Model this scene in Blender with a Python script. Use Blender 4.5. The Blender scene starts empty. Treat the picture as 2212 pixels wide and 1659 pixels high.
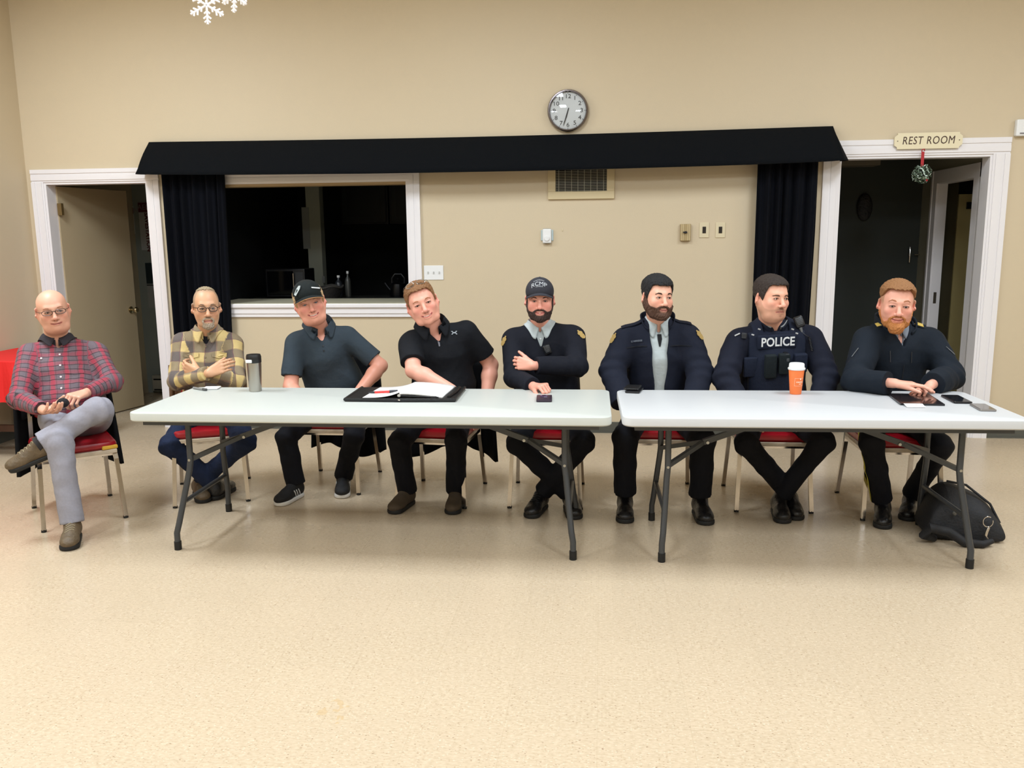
import bpy, bmesh, math, random
import numpy as np
from mathutils import Vector, Matrix
from mathutils.bvhtree import BVHTree
random.seed(7); np.random.seed(7)
SC=bpy.context.scene; COL=SC.collection
PI=math.pi
# ---------------------------------------------------------------- camera
CF,CY,CP,CR,CH,CD=1829.1,-0.1046,0.1708,-0.0106,1.5884,6.8457
def cam_axes():
    f=np.array([math.sin(CY)*math.cos(CP),math.cos(CY)*math.cos(CP),-math.sin(CP)])
    r=np.array([math.cos(CY),-math.sin(CY),0.]); u=np.cross(r,f)
    c,s=math.cos(CR),math.sin(CR)
    return c*r+s*u,-s*r+c*u,f
RT,UP,FW=cam_axes(); CAM=np.array([0,-CD,CH])
cd=bpy.data.cameras.new('camera'); co=bpy.data.objects.new('camera',cd); COL.objects.link(co)
cd.sensor_fit='HORIZONTAL'; cd.sensor_width=36; cd.lens=36*CF/2212; cd.clip_start=.05; cd.clip_end=60
M=Matrix(((RT[0],UP[0],-FW[0],0),(RT[1],UP[1],-FW[1],-CD),(RT[2],UP[2],-FW[2],CH),(0,0,0,1)))
co.matrix_world=M; SC.camera=co
def _ray(px,py): return FW+RT*((px-1106)/CF)-UP*((py-829.5)/CF)
def P(px,py,Y):            # point of the photograph at real depth plane y=Y
    d=_ray(px,py); return CAM+d*((Y-CAM[1])/d[1])
def PZ(px,py,Z):
    d=_ray(px,py); return CAM+d*((Z-CAM[2])/d[2])
# ---------------------------------------------------------------- world, lamps, exposure
w=bpy.data.worlds.new('world'); SC.world=w; w.use_nodes=True
w.node_tree.nodes['Background'].inputs[0].default_value=(.9,.95,1,1); w.node_tree.nodes['Background'].inputs[1].default_value=.05
SC.view_settings.view_transform='Standard'; SC.view_settings.look='None'; SC.view_settings.gamma=1
SC.view_settings.exposure=0.0; SC.view_settings.use_curve_mapping=False
CEIL=3.75
for lx,ly,pw in ((-3.9,-2.6,118),(-.9,-2.6,73),(2.2,-2.6,74),(5.2,-2.6,60),(-3.9,-5.6,104),(-.9,-5.6,90),(2.2,-5.6,90),(5.2,-5.6,68),(-2.4,-8.8,64),(.8,-8.8,64),(4,-8.8,64)):
    ld=bpy.data.lights.new('ceiling_lamp_light','AREA'); ld.shape='RECTANGLE'; ld.size=.58; ld.size_y=1.18
    ld.energy=pw*.9; ld.color=(.80,.895,1)
    lo=bpy.data.objects.new('ceiling_lamp_light',ld); COL.objects.link(lo); lo.location=(lx,ly,CEIL-.045)
# ---------------------------------------------------------------- helpers
def srgb(r,g,b):
    return tuple(((c/255)/12.92 if c/255<=.04045 else ((c/255+.055)/1.055)**2.4) for c in (r,g,b))
MATS={}
def mat(name,rgb,rough=.6,metal=0,noise=0,nscale=8,bump=0,bscale=60,spec=.5,rvar=0,coat=0,attr=None,sheen=0,emit=0,stretch=None):
    if name in MATS: return MATS[name]
    m=bpy.data.materials.new(name); m.use_nodes=True; nt=m.node_tree; b=nt.nodes['Principled BSDF']; L=nt.links.new
    c=srgb(*rgb); b.inputs['Base Color'].default_value=(*c,1); b.inputs['Roughness'].default_value=rough
    b.inputs['Metallic'].default_value=metal; b.inputs['Specular IOR Level'].default_value=spec
    b.inputs['Coat Weight'].default_value=coat; b.inputs['Sheen Weight'].default_value=sheen
    if emit: b.inputs['Emission Color'].default_value=(*c,1); b.inputs['Emission Strength'].default_value=emit
    tc=nt.nodes.new('ShaderNodeTexCoord'); src=tc.outputs['Object']
    if stretch:
        mp=nt.nodes.new('ShaderNodeMapping'); mp.inputs['Scale'].default_value=stretch; L(src,mp.inputs[0]); src=mp.outputs[0]
    if attr:
        a=nt.nodes.new('ShaderNodeAttribute'); a.attribute_name=attr; colout=a.outputs['Color']
    else:
        r=nt.nodes.new('ShaderNodeRGB'); r.outputs[0].default_value=(*c,1); colout=r.outputs[0]
    if noise:
        n=nt.nodes.new('ShaderNodeTexNoise'); n.inputs['Scale'].default_value=nscale; n.inputs['Detail'].default_value=4; L(src,n.inputs['Vector'])
        mr=nt.nodes.new('ShaderNodeMapRange'); mr.inputs[3].default_value=1-noise; mr.inputs[4].default_value=1+noise; L(n.outputs[0],mr.inputs[0])
        mx=nt.nodes.new('ShaderNodeVectorMath'); mx.operation='SCALE'; L(colout,mx.inputs[0]); L(mr.outputs[0],mx.inputs['Scale']); colout=mx.outputs[0]
    if noise or attr: L(colout,b.inputs['Base Color'])
    if bump:
        n2=nt.nodes.new('ShaderNodeTexNoise'); n2.inputs['Scale'].default_value=bscale; n2.inputs['Detail'].default_value=3; L(src,n2.inputs['Vector'])
        bp=nt.nodes.new('ShaderNodeBump'); bp.inputs['Strength'].default_value=bump; bp.inputs['Distance'].default_value=.01
        L(n2.outputs[0],bp.inputs['Height']); L(bp.outputs[0],b.inputs['Normal'])
    MATS[name]=m; return m
def obj(name,me,m=None,parent=None,smooth=False,label=None):
    o=bpy.data.objects.new(name,me); COL.objects.link(o)
    if m is not None and len(me.materials)==0: me.materials.append(m)
    if smooth: me.shade_smooth()
    if parent is not None: o.parent=parent
    if label: o['label']=label
    return o
def tag(o,label,cat,group=None):
    o['label']=label; o['category']=cat
    if group: o['group']=group
    return o
def struct(o): o['kind']='structure'; return o
def empty(name,loc=(0,0,0),rz=0,label=None,cat=None,group=None):
    o=bpy.data.objects.new(name,None); COL.objects.link(o); o.location=loc; o.rotation_euler=(0,0,rz); o.empty_display_size=.1
    if label: tag(o,label,cat,group)
    return o
class MB:
    """collects shapes into one mesh"""
    def __init__(s): s.bm=bmesh.new()
    def box(s,x0,x1,y0,y1,z0,z1,bev=0,seg=2):
        r=bmesh.ops.create_cube(s.bm,size=1); vs=r['verts']
        for v in vs: v.co=Vector(((x0+x1)/2+v.co.x*(x1-x0),(y0+y1)/2+v.co.y*(y1-y0),(z0+z1)/2+v.co.z*(z1-z0)))
        if bev:
            es=list({e for v in vs for e in v.link_edges})
            bmesh.ops.bevel(s.bm,geom=es,offset=bev,segments=seg,affect='EDGES',profile=.5)
        return s
    def obox(s,c,size,R=None,bev=0,seg=2):
        r=bmesh.ops.create_cube(s.bm,size=1); vs=r['verts']
        if bev:
            for v in vs: v.co=Vector((v.co.x*size[0],v.co.y*size[1],v.co.z*size[2]))
            es=list({e for v in vs for e in v.link_edges})
            r2=bmesh.ops.bevel(s.bm,geom=es,offset=bev,segments=seg,affect='EDGES',profile=.5)
            vs=list({v for f in r2['faces'] for v in f.verts}|{v for v in vs if v.is_valid})
        else:
            for v in vs: v.co=Vector((v.co.x*size[0],v.co.y*size[1],v.co.z*size[2]))
        R=R or Matrix.Identity(3)
        for v in vs: v.co=R@v.co+Vector(c)
        return s
    def tube(s,pts,r,n=10,cap=True,up=None,sq=False,rs=None):
        pts=[Vector(p) for p in pts]; rings=[]
        d0=(pts[1]-pts[0]).normalized(); ref=Vector((0,0,1)) if abs(d0.z)<.9 else Vector((1,0,0))
        if up is not None: ref=Vector(up)
        a=(ref-d0*ref.dot(d0)).normalized()
        for i,p in enumerate(pts):
            t=(pts[min(i+1,len(pts)-1)]-pts[max(i-1,0)]).normalized()
            a=(a-t*a.dot(t)).normalized(); b=t.cross(a)
            rr=rs[i] if rs else r
            ring=[]
            for k in range(n):
                an=2*PI*(k+(.5 if sq else 0))/n
                rad=rr*(1.414 if sq else 1)
                ring.append(s.bm.verts.new(p+a*math.cos(an)*rad+b*math.sin(an)*rad))
            rings.append(ring)
        for i in range(len(rings)-1):
            for k in range(n):
                s.bm.faces.new((rings[i][k],rings[i][(k+1)%n],rings[i+1][(k+1)%n],rings[i+1][k]))
        if cap: s.bm.faces.new(rings[0][::-1]); s.bm.faces.new(rings[-1])
        return s
    def cyl(s,p0,p1,r,n=20): return s.tube([p0,p1],r,n)
    def lathe(s,prof,c=(0,0,0),n=32,R=None):
        R=R or Matrix.Identity(3); rings=[]; c=Vector(c)
        for r,z in prof:
            if r<1e-6: rings.append([s.bm.verts.new(R@Vector((0,0,z))+c)])
            else: rings.append([s.bm.verts.new(R@Vector((r*math.cos(2*PI*k/n),r*math.sin(2*PI*k/n),z))+c) for k in range(n)])
        for a,b in zip(rings,rings[1:]):
            for k in range(n):
                if len(a)==1 and len(b)==1: break
                if len(a)==1: s.bm.faces.new((a[0],b[(k+1)%n],b[k])[::-1])
                elif len(b)==1: s.bm.faces.new((a[k],a[(k+1)%n],b[0]))
                else: s.bm.faces.new((a[k],a[(k+1)%n],b[(k+1)%n],b[k]))
        return s
    def prism(s,poly,fn0,fn1):
        """poly 2-D points, fn0/fn1 map to 3-D for the two caps"""
        a=[s.bm.verts.new(fn0(*p)) for p in poly]; b=[s.bm.verts.new(fn1(*p)) for p in poly]
        n=len(poly); s.bm.faces.new(a[::-1]); s.bm.faces.new(b)
        for k in range(n): s.bm.faces.new((a[k],a[(k+1)%n],b[(k+1)%n],b[k]))
        return s
    def grid(s,fn,nu,nv):
        g=[[s.bm.verts.new(fn(u/nu,v/nv)) for v in range(nv+1)] for u in range(nu+1)]
        for i in range(nu):
            for j in range(nv): s.bm.faces.new((g[i][j],g[i+1][j],g[i+1][j+1],g[i][j+1]))
        return s
    def sphere(s,c,r,sc=(1,1,1),u=16,v=10):
        rr=bmesh.ops.create_uvsphere(s.bm,u_segments=u,v_segments=v,radius=r)
        for q in rr['verts']: q.co=Vector((q.co.x*sc[0]+c[0],q.co.y*sc[1]+c[1],q.co.z*sc[2]+c[2]))
        return s
    def build(s,name,m,parent=None,smooth=False,label=None,thick=0,off=0):
        bmesh.ops.recalc_face_normals(s.bm,faces=s.bm.faces)
        me=bpy.data.meshes.new(name); s.bm.to_mesh(me); s.bm.free()
        o=obj(name,me,m,parent,False,label)
        if smooth:
            me.shade_smooth()
            try: me.set_sharp_from_angle(angle=math.radians(40))
            except Exception: pass
        if thick:
            md=o.modifiers.new('s','SOLIDIFY'); md.thickness=thick; md.offset=off
        return o
def rrect(hx,hy,r,n=6):
    out=[]
    for cx,cy,a0 in ((hx-r,hy-r,0),(-hx+r,hy-r,90),(-hx+r,-hy+r,180),(hx-r,-hy+r,270)):
        for k in range(n+1):
            a=math.radians(a0+90*k/n); out.append((cx+r*math.cos(a),cy+r*math.sin(a)))
    return out
def slab(hx,hy,r,z0,z1,bev=.004):
    mb=MB(); L=[(z0,bev),(z0+bev,0),(z1-bev,0),(z1-bev*.3,bev*.3),(z1,bev)]
    rings=[[mb.bm.verts.new((x,y,z)) for x,y in rrect(hx-i,hy-i,max(r-i,.0005))] for z,i in L]
    n=len(rings[0])
    for a,b in zip(rings,rings[1:]):
        for k in range(n): mb.bm.faces.new((a[k],a[(k+1)%n],b[(k+1)%n],b[k]))
    mb.bm.faces.new(rings[0][::-1]); mb.bm.faces.new(rings[-1]); return mb
def text_mesh(txt,size,ext=.001,bold=0,shear=0,align='CENTER',spacing=1):
    cu=bpy.data.curves.new('lettering','FONT'); cu.body=txt; cu.size=size; cu.extrude=ext; cu.offset=bold*size; cu.shear=shear
    cu.align_x=align; cu.align_y='CENTER'; cu.space_character=spacing; cu.resolution_u=3
    o=bpy.data.objects.new('tmp_text',cu); COL.objects.link(o)
    dg=bpy.context.evaluated_depsgraph_get(); dg.update()
    me=bpy.data.meshes.new_from_object(o.evaluated_get(dg)); bpy.data.objects.remove(o); me.name='lettering'
    return me
def text_on(name,txt,size,origin,xdir,updir,m,parent=None,sx=1,**k):
    me=text_mesh(txt,size,**k); x=Vector(xdir).normalized(); u=Vector(updir).normalized(); n=x.cross(u)
    me.transform(Matrix(((x[0]*sx,u[0],n[0],origin[0]),(x[1]*sx,u[1],n[1],origin[1]),(x[2]*sx,u[2],n[2],origin[2]),(0,0,0,1))))
    return obj(name,me,m,parent)
def copy_tree(o,parent=None):
    c=o.copy(); COL.objects.link(c)
    if parent is not None: c.parent=parent
    for ch in o.children: copy_tree(ch,c)
    return c
# ---------------------------------------------------------------- materials of the room
wall_m=mat('beige_wall_paint',(205,188,158),.55,noise=.02,nscale=1.2,bump=.08,bscale=160)
dim_wall=mat('hall_wall_paint',(120,118,104),.7,noise=.03,nscale=3)
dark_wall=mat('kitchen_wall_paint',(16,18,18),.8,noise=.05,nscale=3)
trim_m=mat('white_trim_paint',(232,228,228),.35,noise=.01,nscale=3)
ceil_m=mat('white_ceiling_board',(225,222,212),.9,noise=.02,nscale=30)
door_m=mat('taupe_door_paint',(176,158,126),.5,noise=.02,nscale=3)
olive_m=mat('olive_panel',(172,158,108),.5,noise=.03)
base_m=mat('dark_grey_vinyl_base',(84,84,76),.5)
cloth_b=mat('black_curtain_cloth',(9,11,18),.95,noise=.3,nscale=120,bump=.35,bscale=500,spec=.15)
val_m=mat('black_valance_cloth',(9,12,16),.95,noise=.35,nscale=260,bump=.5,bscale=450,spec=.15)
chrome=mat('chrome',(205,200,195),.16,metal=1)
black_pl=mat('black_plastic',(18,18,20),.4)
white_pl=mat('white_plastic',(232,232,230),.35)
cream_pl=mat('cream_plate',(214,200,166),.4)
# floor: speckled vinyl tile
def floor_material():
    m=bpy.data.materials.new('speckled_beige_vinyl'); m.use_nodes=True; nt=m.node_tree; L=nt.links.new; N=nt.nodes.new; b=nt.nodes['Principled BSDF']
    tc=N('ShaderNodeTexCoord'); mp=N('ShaderNodeMapping'); L(tc.outputs['Object'],mp.inputs[0]); mp.inputs['Scale'].default_value=(1,1.9,1); mp.inputs['Rotation'].default_value=(0,0,.2)
    base=srgb(203,183,155); 
    n1=N('ShaderNodeTexNoise'); n1.inputs['Scale'].default_value=60; n1.inputs['Detail'].default_value=5; L(mp.outputs[0],n1.inputs[0])
    cr=N('ShaderNodeValToRGB'); e=cr.color_ramp.elements; e[0].position=.3; e[0].color=(*srgb(184,164,136),1); e[1].position=.7; e[1].color=(*srgb(203,184,157),1); L(n1.outputs[0],cr.inputs[0])
    def flecks(scale,thr,col,prev,seed):
        v=N('ShaderNodeTexVoronoi'); v.inputs['Scale'].default_value=scale; mp2=N('ShaderNodeMapping'); mp2.inputs['Location'].default_value=(seed,seed*2,0); mp2.inputs['Scale'].default_value=(1,2.2,1); L(tc.outputs['Object'],mp2.inputs[0]); L(mp2.outputs[0],v.inputs[0])
        lt=N('ShaderNodeMath'); lt.operation='LESS_THAN'; lt.inputs[1].default_value=thr; L(v.outputs['Distance'],lt.inputs[0])
        sp=N('ShaderNodeSeparateColor'); L(v.outputs['Color'],sp.inputs[0]); g=N('ShaderNodeMath'); g.operation='GREATER_THAN'; g.inputs[1].default_value=.72; L(sp.outputs[0],g.inputs[0])
        mu=N('ShaderNodeMath'); mu.operation='MULTIPLY'; L(lt.outputs[0],mu.inputs[0]); L(g.outputs[0],mu.inputs[1])
        mx=N('ShaderNodeMix'); mx.data_type='RGBA'; L(mu.outputs[0],mx.inputs['Factor']); L(prev,mx.inputs['A']); mx.inputs['B'].default_value=(*srgb(*col),1); return mx.outputs['Result']
    c=flecks(85,.26,(168,145,116),cr.outputs[0],1.3); c=flecks(80,.25,(214,198,174),c,7.7); c=flecks(42,.14,(140,114,88),c,3.1)
    # worn stain near the front and the faint tile joints
    bt=N('ShaderNodeTexBrick'); bt.offset=0; bt.inputs['Scale'].default_value=1; bt.inputs['Brick Width'].default_value=.305; bt.inputs['Row Height'].default_value=.305; bt.inputs['Mortar Size'].default_value=.0012
    bt.inputs['Color1'].default_value=(1,1,1,1); bt.inputs['Color2'].default_value=(.975,.975,.975,1); bt.inputs['Mortar'].default_value=(.9,.89,.87,1); L(tc.outputs['Object'],bt.inputs[0])
    mm=N('ShaderNodeMix'); mm.data_type='RGBA'; mm.blend_type='MULTIPLY'; mm.inputs['Factor'].default_value=1; L(c,mm.inputs['A']); L(bt.outputs[0],mm.inputs['B'])
    sd=N('ShaderNodeMapping'); sd.inputs['Location'].default_value=(-STX*4.4,-STY*5,0); sd.inputs['Scale'].default_value=(4.4,5,1); L(tc.outputs['Object'],sd.inputs[0])
    nn=N('ShaderNodeTexNoise'); nn.inputs['Scale'].default_value=14; L(tc.outputs['Object'],nn.inputs[0])
    ln=N('ShaderNodeVectorMath'); ln.operation='LENGTH'; L(sd.outputs[0],ln.inputs[0]); ad=N('ShaderNodeMath'); ad.operation='ADD'; L(ln.outputs['Value'],ad.inputs[0]); L(nn.outputs[0],ad.inputs[1])
    st=N('ShaderNodeMath'); st.operation='LESS_THAN'; st.inputs[1].default_value=.72; L(ad.outputs[0],st.inputs[0]); sm=N('ShaderNodeMath'); sm.operation='MULTIPLY'; sm.inputs[1].default_value=.5; L(st.outputs[0],sm.inputs[0])
    m2=N('ShaderNodeMix'); m2.data_type='RGBA'; L(sm.outputs[0],m2.inputs['Factor']); L(mm.outputs['Result'],m2.inputs['A']); m2.inputs['B'].default_value=(*srgb(188,158,112),1)
    L(m2.outputs['Result'],b.inputs['Base Color'])
    n3=N('ShaderNodeTexNoise'); n3.inputs['Scale'].default_value=3; n3.inputs['Detail'].default_value=6; L(tc.outputs['Object'],n3.inputs[0])
    mr=N('ShaderNodeMapRange'); mr.inputs[3].default_value=.2; mr.inputs[4].default_value=.36; L(n3.outputs[0],mr.inputs[0]); L(mr.outputs[0],b.inputs['Roughness'])
    n4=N('ShaderNodeTexNoise'); n4.inputs['Scale'].default_value=45; L(tc.outputs['Object'],n4.inputs[0]); bp=N('ShaderNodeBump'); bp.inputs['Strength'].default_value=.05; bp.inputs['Distance'].default_value=.004; L(n4.outputs[0],bp.inputs['Height']); L(bp.outputs[0],b.inputs['Normal'])
    b.inputs['Specular IOR Level'].default_value=.5
    return m
_s=PZ(722,1534,0); STX,STY=float(_s[0]),float(_s[1])
# ---------------------------------------------------------------- room shell
XL,XR,YB=-4.80,7.2,-11.5
WT=.12
struct(MB().box(XL-.1,XR+.1,YB-.1,3.3,-.06,0).build('floor',floor_material()))
struct(MB().box(XL-.1,XR+.1,YB-.1,0,CEIL,CEIL+.1).build('ceiling',ceil_m))
LX0,LX1,LZ=-4.648,-3.736,2.087      # left doorway
RX0,RX1,RZ=1.797,2.904,2.168        # right doorway
WX0,WX1,WZ0,WZ1=-3.26,-1.545,1.06,2.044   # kitchen hatch
mb=MB()
for a in ((XL,LX0,0,CEIL),(LX0,LX1,LZ,CEIL),(LX1,WX0,0,CEIL),(WX0,WX1,0,WZ0-.02),(WX0,WX1,WZ1,CEIL),(WX1,RX0,0,CEIL),(RX0,RX1,RZ,CEIL),(RX1,XR,0,CEIL)):
    mb.box(a[0],a[1],0,WT,a[2],a[3])
bmesh.ops.remove_doubles(mb.bm,verts=mb.bm.verts,dist=1e-5)
struct(mb.build('wall_back',wall_m))
struct(MB().box(XL-.1,XL,YB,3.2,0,CEIL).build('wall_left',wall_m))
struct(MB().box(XR,XR+.1,YB,0,0,CEIL).build('wall_right',wall_m))
struct(MB().box(XL,XR,YB-.1,YB,0,CEIL).build('wall_front',wall_m))
# casings: moulded boards
def casing(mb,x0,x1,z1,w=.1,z0=0,prof=.018):
    def vert(xa,xb,inner):      # inner = +1 if the opening is on the +x side
        for (a,b,t) in ((0,.32,.022),(.32,.5,.016),(.5,.86,.019),(.86,1,.012)):
            if inner>0: mb.box(xa+(xb-xa)*a,xa+(xb-xa)*b,-t,0,z0,z1)
            else: mb.box(xb-(xb-xa)*b,xb-(xb-xa)*a,-t,0,z0,z1)
    vert(x0-w,x0,1); vert(x1,x1+w,-1)
    for (a,b,t) in ((0,.32,.022),(.32,.5,.016),(.5,.86,.019),(.86,1,.012)):
        mb.box(x0-w,x1+w,-t-.0006,0,z1+w*(1-b),z1+w*(1-a))
def jamb(mb,x0,x1,z1,t=.018):
    mb.box(x0-.001,x0+t,-.004,WT+.01,0,z1); mb.box(x1-t,x1+.001,-.004,WT+.01,0,z1); mb.box(x0+t,x1-t,-.0035,WT+.0095,z1-t,z1+.001)
mb=MB(); casing(mb,LX0,LX1,LZ,.104); d1=struct(mb.build('door_1',trim_m)); 
mb=MB(); jamb(mb,LX0,LX1,LZ); mb.build('door_jamb',trim_m,d1)
mb=MB(); casing(mb,RX0,RX1,RZ,.118); 
d2=struct(mb.build('door_2',trim_m)); mb=MB(); jamb(mb,RX0,RX1,RZ); mb.build('door_jamb',trim_m,d2)
# hatch window frame
mb=MB(); 
for (a,b,t) in ((0,.32,.022),(.32,.5,.016),(.5,.86,.019),(.86,1,.012)):
    W=.1
    mb.box(WX1+W*(1-b),WX1+W*(1-a),-t,0,WZ0,WZ1+W*(1-a))
    mb.box(WX0-W,WX1+W*(1-a),-t-.0005,0,WZ1+W*(1-b),WZ1+W*(1-a))
mb.box(WX1-.015,WX1+.001,-.004,WT+.01,WZ0,WZ1)
win=struct(mb.build('window_1',trim_m))
MB().box(WX0,WX1-.015,-.003,WT+.01,WZ1-.02,WZ1+.001).build('window_head',mat('tan_head_board',(168,142,102),.6,noise=.08,nscale=12,stretch=(1,8,8)),win)
mb=MB(); mb.box(WX0-.02,WX1+.1,-.045,0,1.035,1.068,.006).box(WX0-.02,WX1+.1,-.028,0,.985,1.035,.004).box(WX0-.02,WX1+.1,-.02,0,.956,.985,.004)
mb.build('window_sill',trim_m,win)
# serving counter through the hatch
ct=MB().box(WX0,WX1-.016,-.03,.55,1.045,1.072,.004).build('serving_counter',mat('pale_laminate',(196,190,164),.35,noise=.03)); tag(ct,'pale laminate serving counter in the kitchen hatch','counter')
# baseboards
for n,(a,b) in enumerate(((LX1+.104,RX0-.118),(RX1+.118,XR))):
    struct(MB().box(a,b,-.008,0,0,.092,.002).box(a,b,-.014,0,0,.012).build('baseboard_back_'+('middle','right')[n],base_m))
struct(MB().box(XL,XL+.008,YB,-.0,0,.092,.002).build('baseboard_left',base_m))
# ------------------------------------------------ room behind the left door
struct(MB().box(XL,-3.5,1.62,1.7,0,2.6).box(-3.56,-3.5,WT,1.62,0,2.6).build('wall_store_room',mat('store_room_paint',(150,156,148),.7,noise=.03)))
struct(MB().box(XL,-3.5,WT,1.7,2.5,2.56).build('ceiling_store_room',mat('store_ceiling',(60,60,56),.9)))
# door leaf, hinged on the left jamb and swung away
hx,hy=LX0+.03,.115; fx,fy=-4.445,.90
ang=math.atan2(fy-hy,fx-hx); Ld=math.hypot(fx-hx,fy-hy)
leaf=MB().box(0,Ld,-.0,.024,.01,LZ-.025,.002).build('door_leaf',door_m,d1); leaf.location=(hx,hy,0); leaf.rotation_euler=(0,0,ang); leaf['label']='taupe door leaf standing open'
for z in (1.87,.3):
    MB().box(-.012,.012,-.045,.0,z-.05,z+.05).cyl((0,-.004,z-.05),(0,-.004,z+.05),.007,10).build('hinge',mat('brass_dull',(150,125,80),.35,metal=.8),leaf)
kx=Ld-.07
kb=MB().lathe([(0,0),(.032,0),(.032,.006),(.02,.01),(.011,.014),(.011,.04),(.02,.046),(.027,.056),(.028,.068),(.02,.078),(0,.08)],(kx,0,.95),24,Matrix.Rotation(PI/2,3,'X')).build('door_knob',mat('satin_brass',(190,175,140),.2,metal=1),leaf,True)
# baseboard heater in the store room
ht=empty('baseboard_heater',(-4.1,1.6,0),0,'cream electric baseboard heater low on the wall behind the open door','heater')
MB().box(-.6,.55,-.07,0,.03,.2,.006).build('heater_body',mat('cream_enamel',(170,165,150),.4),ht)
MB().box(-.58,.53,-.075,-.06,.15,.165).box(-.58,.53,-.075,-.06,.04,.055).build('air_slot',black_pl,ht)
# posters on the store room wall
def sheet(name,px0,py0,px1,py1,Y,m,label,cat,t=.004):
    a=P(px0,py0,Y); b=P(px1,py1,Y); o=MB().box(0,b[0]-a[0],-t,0,b[2]-a[2],0).build(name,m); o.location=(a[0],Y,a[2]); tag(o,label,cat); return o,a,b
Yw=1.62
s1,a,b=sheet('notice_poster',266,446,293,505,Yw,mat('poster_paper',(200,200,196),.6),'narrow notice sheet behind the open door, left of the red headed poster','poster')
red_d=mat('poster_red',(96,26,30),.6); grey_d=mat('poster_grey_print',(52,54,52),.6)
wd=b[0]-a[0]; hh=b[2]-a[2]
MB().box(wd*.35,wd*.98,-.006,-.004,hh*.28,hh*.04).build('heading',red_d,s1)
text_on('lettering','TION',.075,(wd*.68,-.0075,hh*.16),(1,0,0),(0,0,1),mat('pale_print',(150,140,136),.6),s1)
for k,f in enumerate((.38,.52,.66,.82)): MB().box(wd*(.42),wd*(.42+.45*(k%2*.2+.8)),-.006,-.004,hh*(f+.07),hh*f).build('print_block',grey_d,s1)
s2,a,b=sheet('safety_poster',298,438,352,540,Yw,mat('poster_paper',(200,200,196),.6),'white poster with a dark red heading partly behind the right door casing','poster')
wd=b[0]-a[0]; hh=b[2]-a[2]
MB().box(0,wd,-.006,-.004,hh*.2,0).build('heading',red_d,s2)
text_on('lettering','AED',.075,(wd*.28,-.0075,hh*.1),(1,0,0),(0,0,1),mat('pale_print',(150,140,136),.6),s2)
text_on('lettering','SAVESTATION',.062,(wd*.36,-.0065,hh*.62),(0,0,-1),(1,0,0),red_d,s2,bold=.03)
s3,a,b=sheet('picture_calendar',314,568,352,665,Yw,mat('poster_paper_white',(165,165,160),.6),'wall calendar with a dark picture above the white date page','calendar')
wd=b[0]-a[0]; hh=b[2]-a[2]
MB().box(0,wd,-.008,-.004,hh*.46,0).build('picture',mat('dark_picture',(40,52,56),.4,noise=.4,nscale=9),s3)
MB().box(0,wd,-.008,-.004,hh*.50,hh*.48).build('binding',black_pl,s3)
# ------------------------------------------------ kitchen behind the hatch
KY=3.1
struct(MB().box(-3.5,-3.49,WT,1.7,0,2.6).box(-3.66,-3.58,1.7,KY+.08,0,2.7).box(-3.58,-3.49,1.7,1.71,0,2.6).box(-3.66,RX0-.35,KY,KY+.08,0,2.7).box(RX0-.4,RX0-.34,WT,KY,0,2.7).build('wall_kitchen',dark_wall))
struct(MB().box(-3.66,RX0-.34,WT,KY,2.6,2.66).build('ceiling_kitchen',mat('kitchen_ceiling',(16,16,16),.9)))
cl=P(664,500,1.75); cr_=P(694,500,1.75)
col=empty('kitchen_post',(float(cl[0]+cr_[0])/2,1.8,0),0,'pale grey square post standing in the dark kitchen','post'); hw=float(cr_[0]-cl[0])/2
MB().box(-hw,hw,-.06,.06,0,2.6,.003).build('post_shaft',mat('grey_post_paint',(176,178,160),.7,noise=.05,nscale=6),col)
MB().box(-hw-.045,-hw+.03,-.066,-.061,1.5,1.92).build('paper_sheet',mat('grey_paper',(150,152,146),.7),col)
MB().box(hw-.01,hw+.018,-.066,-.061,1.15,1.22).build('outlet_cover',mat('grey_paper2',(150,150,145),.5),col)
# wall cabinets
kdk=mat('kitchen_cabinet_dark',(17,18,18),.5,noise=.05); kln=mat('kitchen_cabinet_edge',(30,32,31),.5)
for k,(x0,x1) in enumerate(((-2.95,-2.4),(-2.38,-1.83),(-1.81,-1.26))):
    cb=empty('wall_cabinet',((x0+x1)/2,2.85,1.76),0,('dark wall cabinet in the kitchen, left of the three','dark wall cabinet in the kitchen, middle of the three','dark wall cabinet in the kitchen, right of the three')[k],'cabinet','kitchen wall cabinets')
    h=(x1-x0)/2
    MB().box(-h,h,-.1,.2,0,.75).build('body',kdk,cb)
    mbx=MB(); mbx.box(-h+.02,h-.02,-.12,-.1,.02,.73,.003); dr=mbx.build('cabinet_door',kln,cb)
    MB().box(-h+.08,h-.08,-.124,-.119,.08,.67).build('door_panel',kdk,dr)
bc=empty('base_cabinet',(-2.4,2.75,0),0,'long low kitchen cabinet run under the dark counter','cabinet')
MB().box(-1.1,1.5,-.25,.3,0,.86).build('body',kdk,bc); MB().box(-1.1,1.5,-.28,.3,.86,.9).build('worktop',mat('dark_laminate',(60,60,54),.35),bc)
tv=P(592,562,.95); tb=P(655,612,.95)
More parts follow.
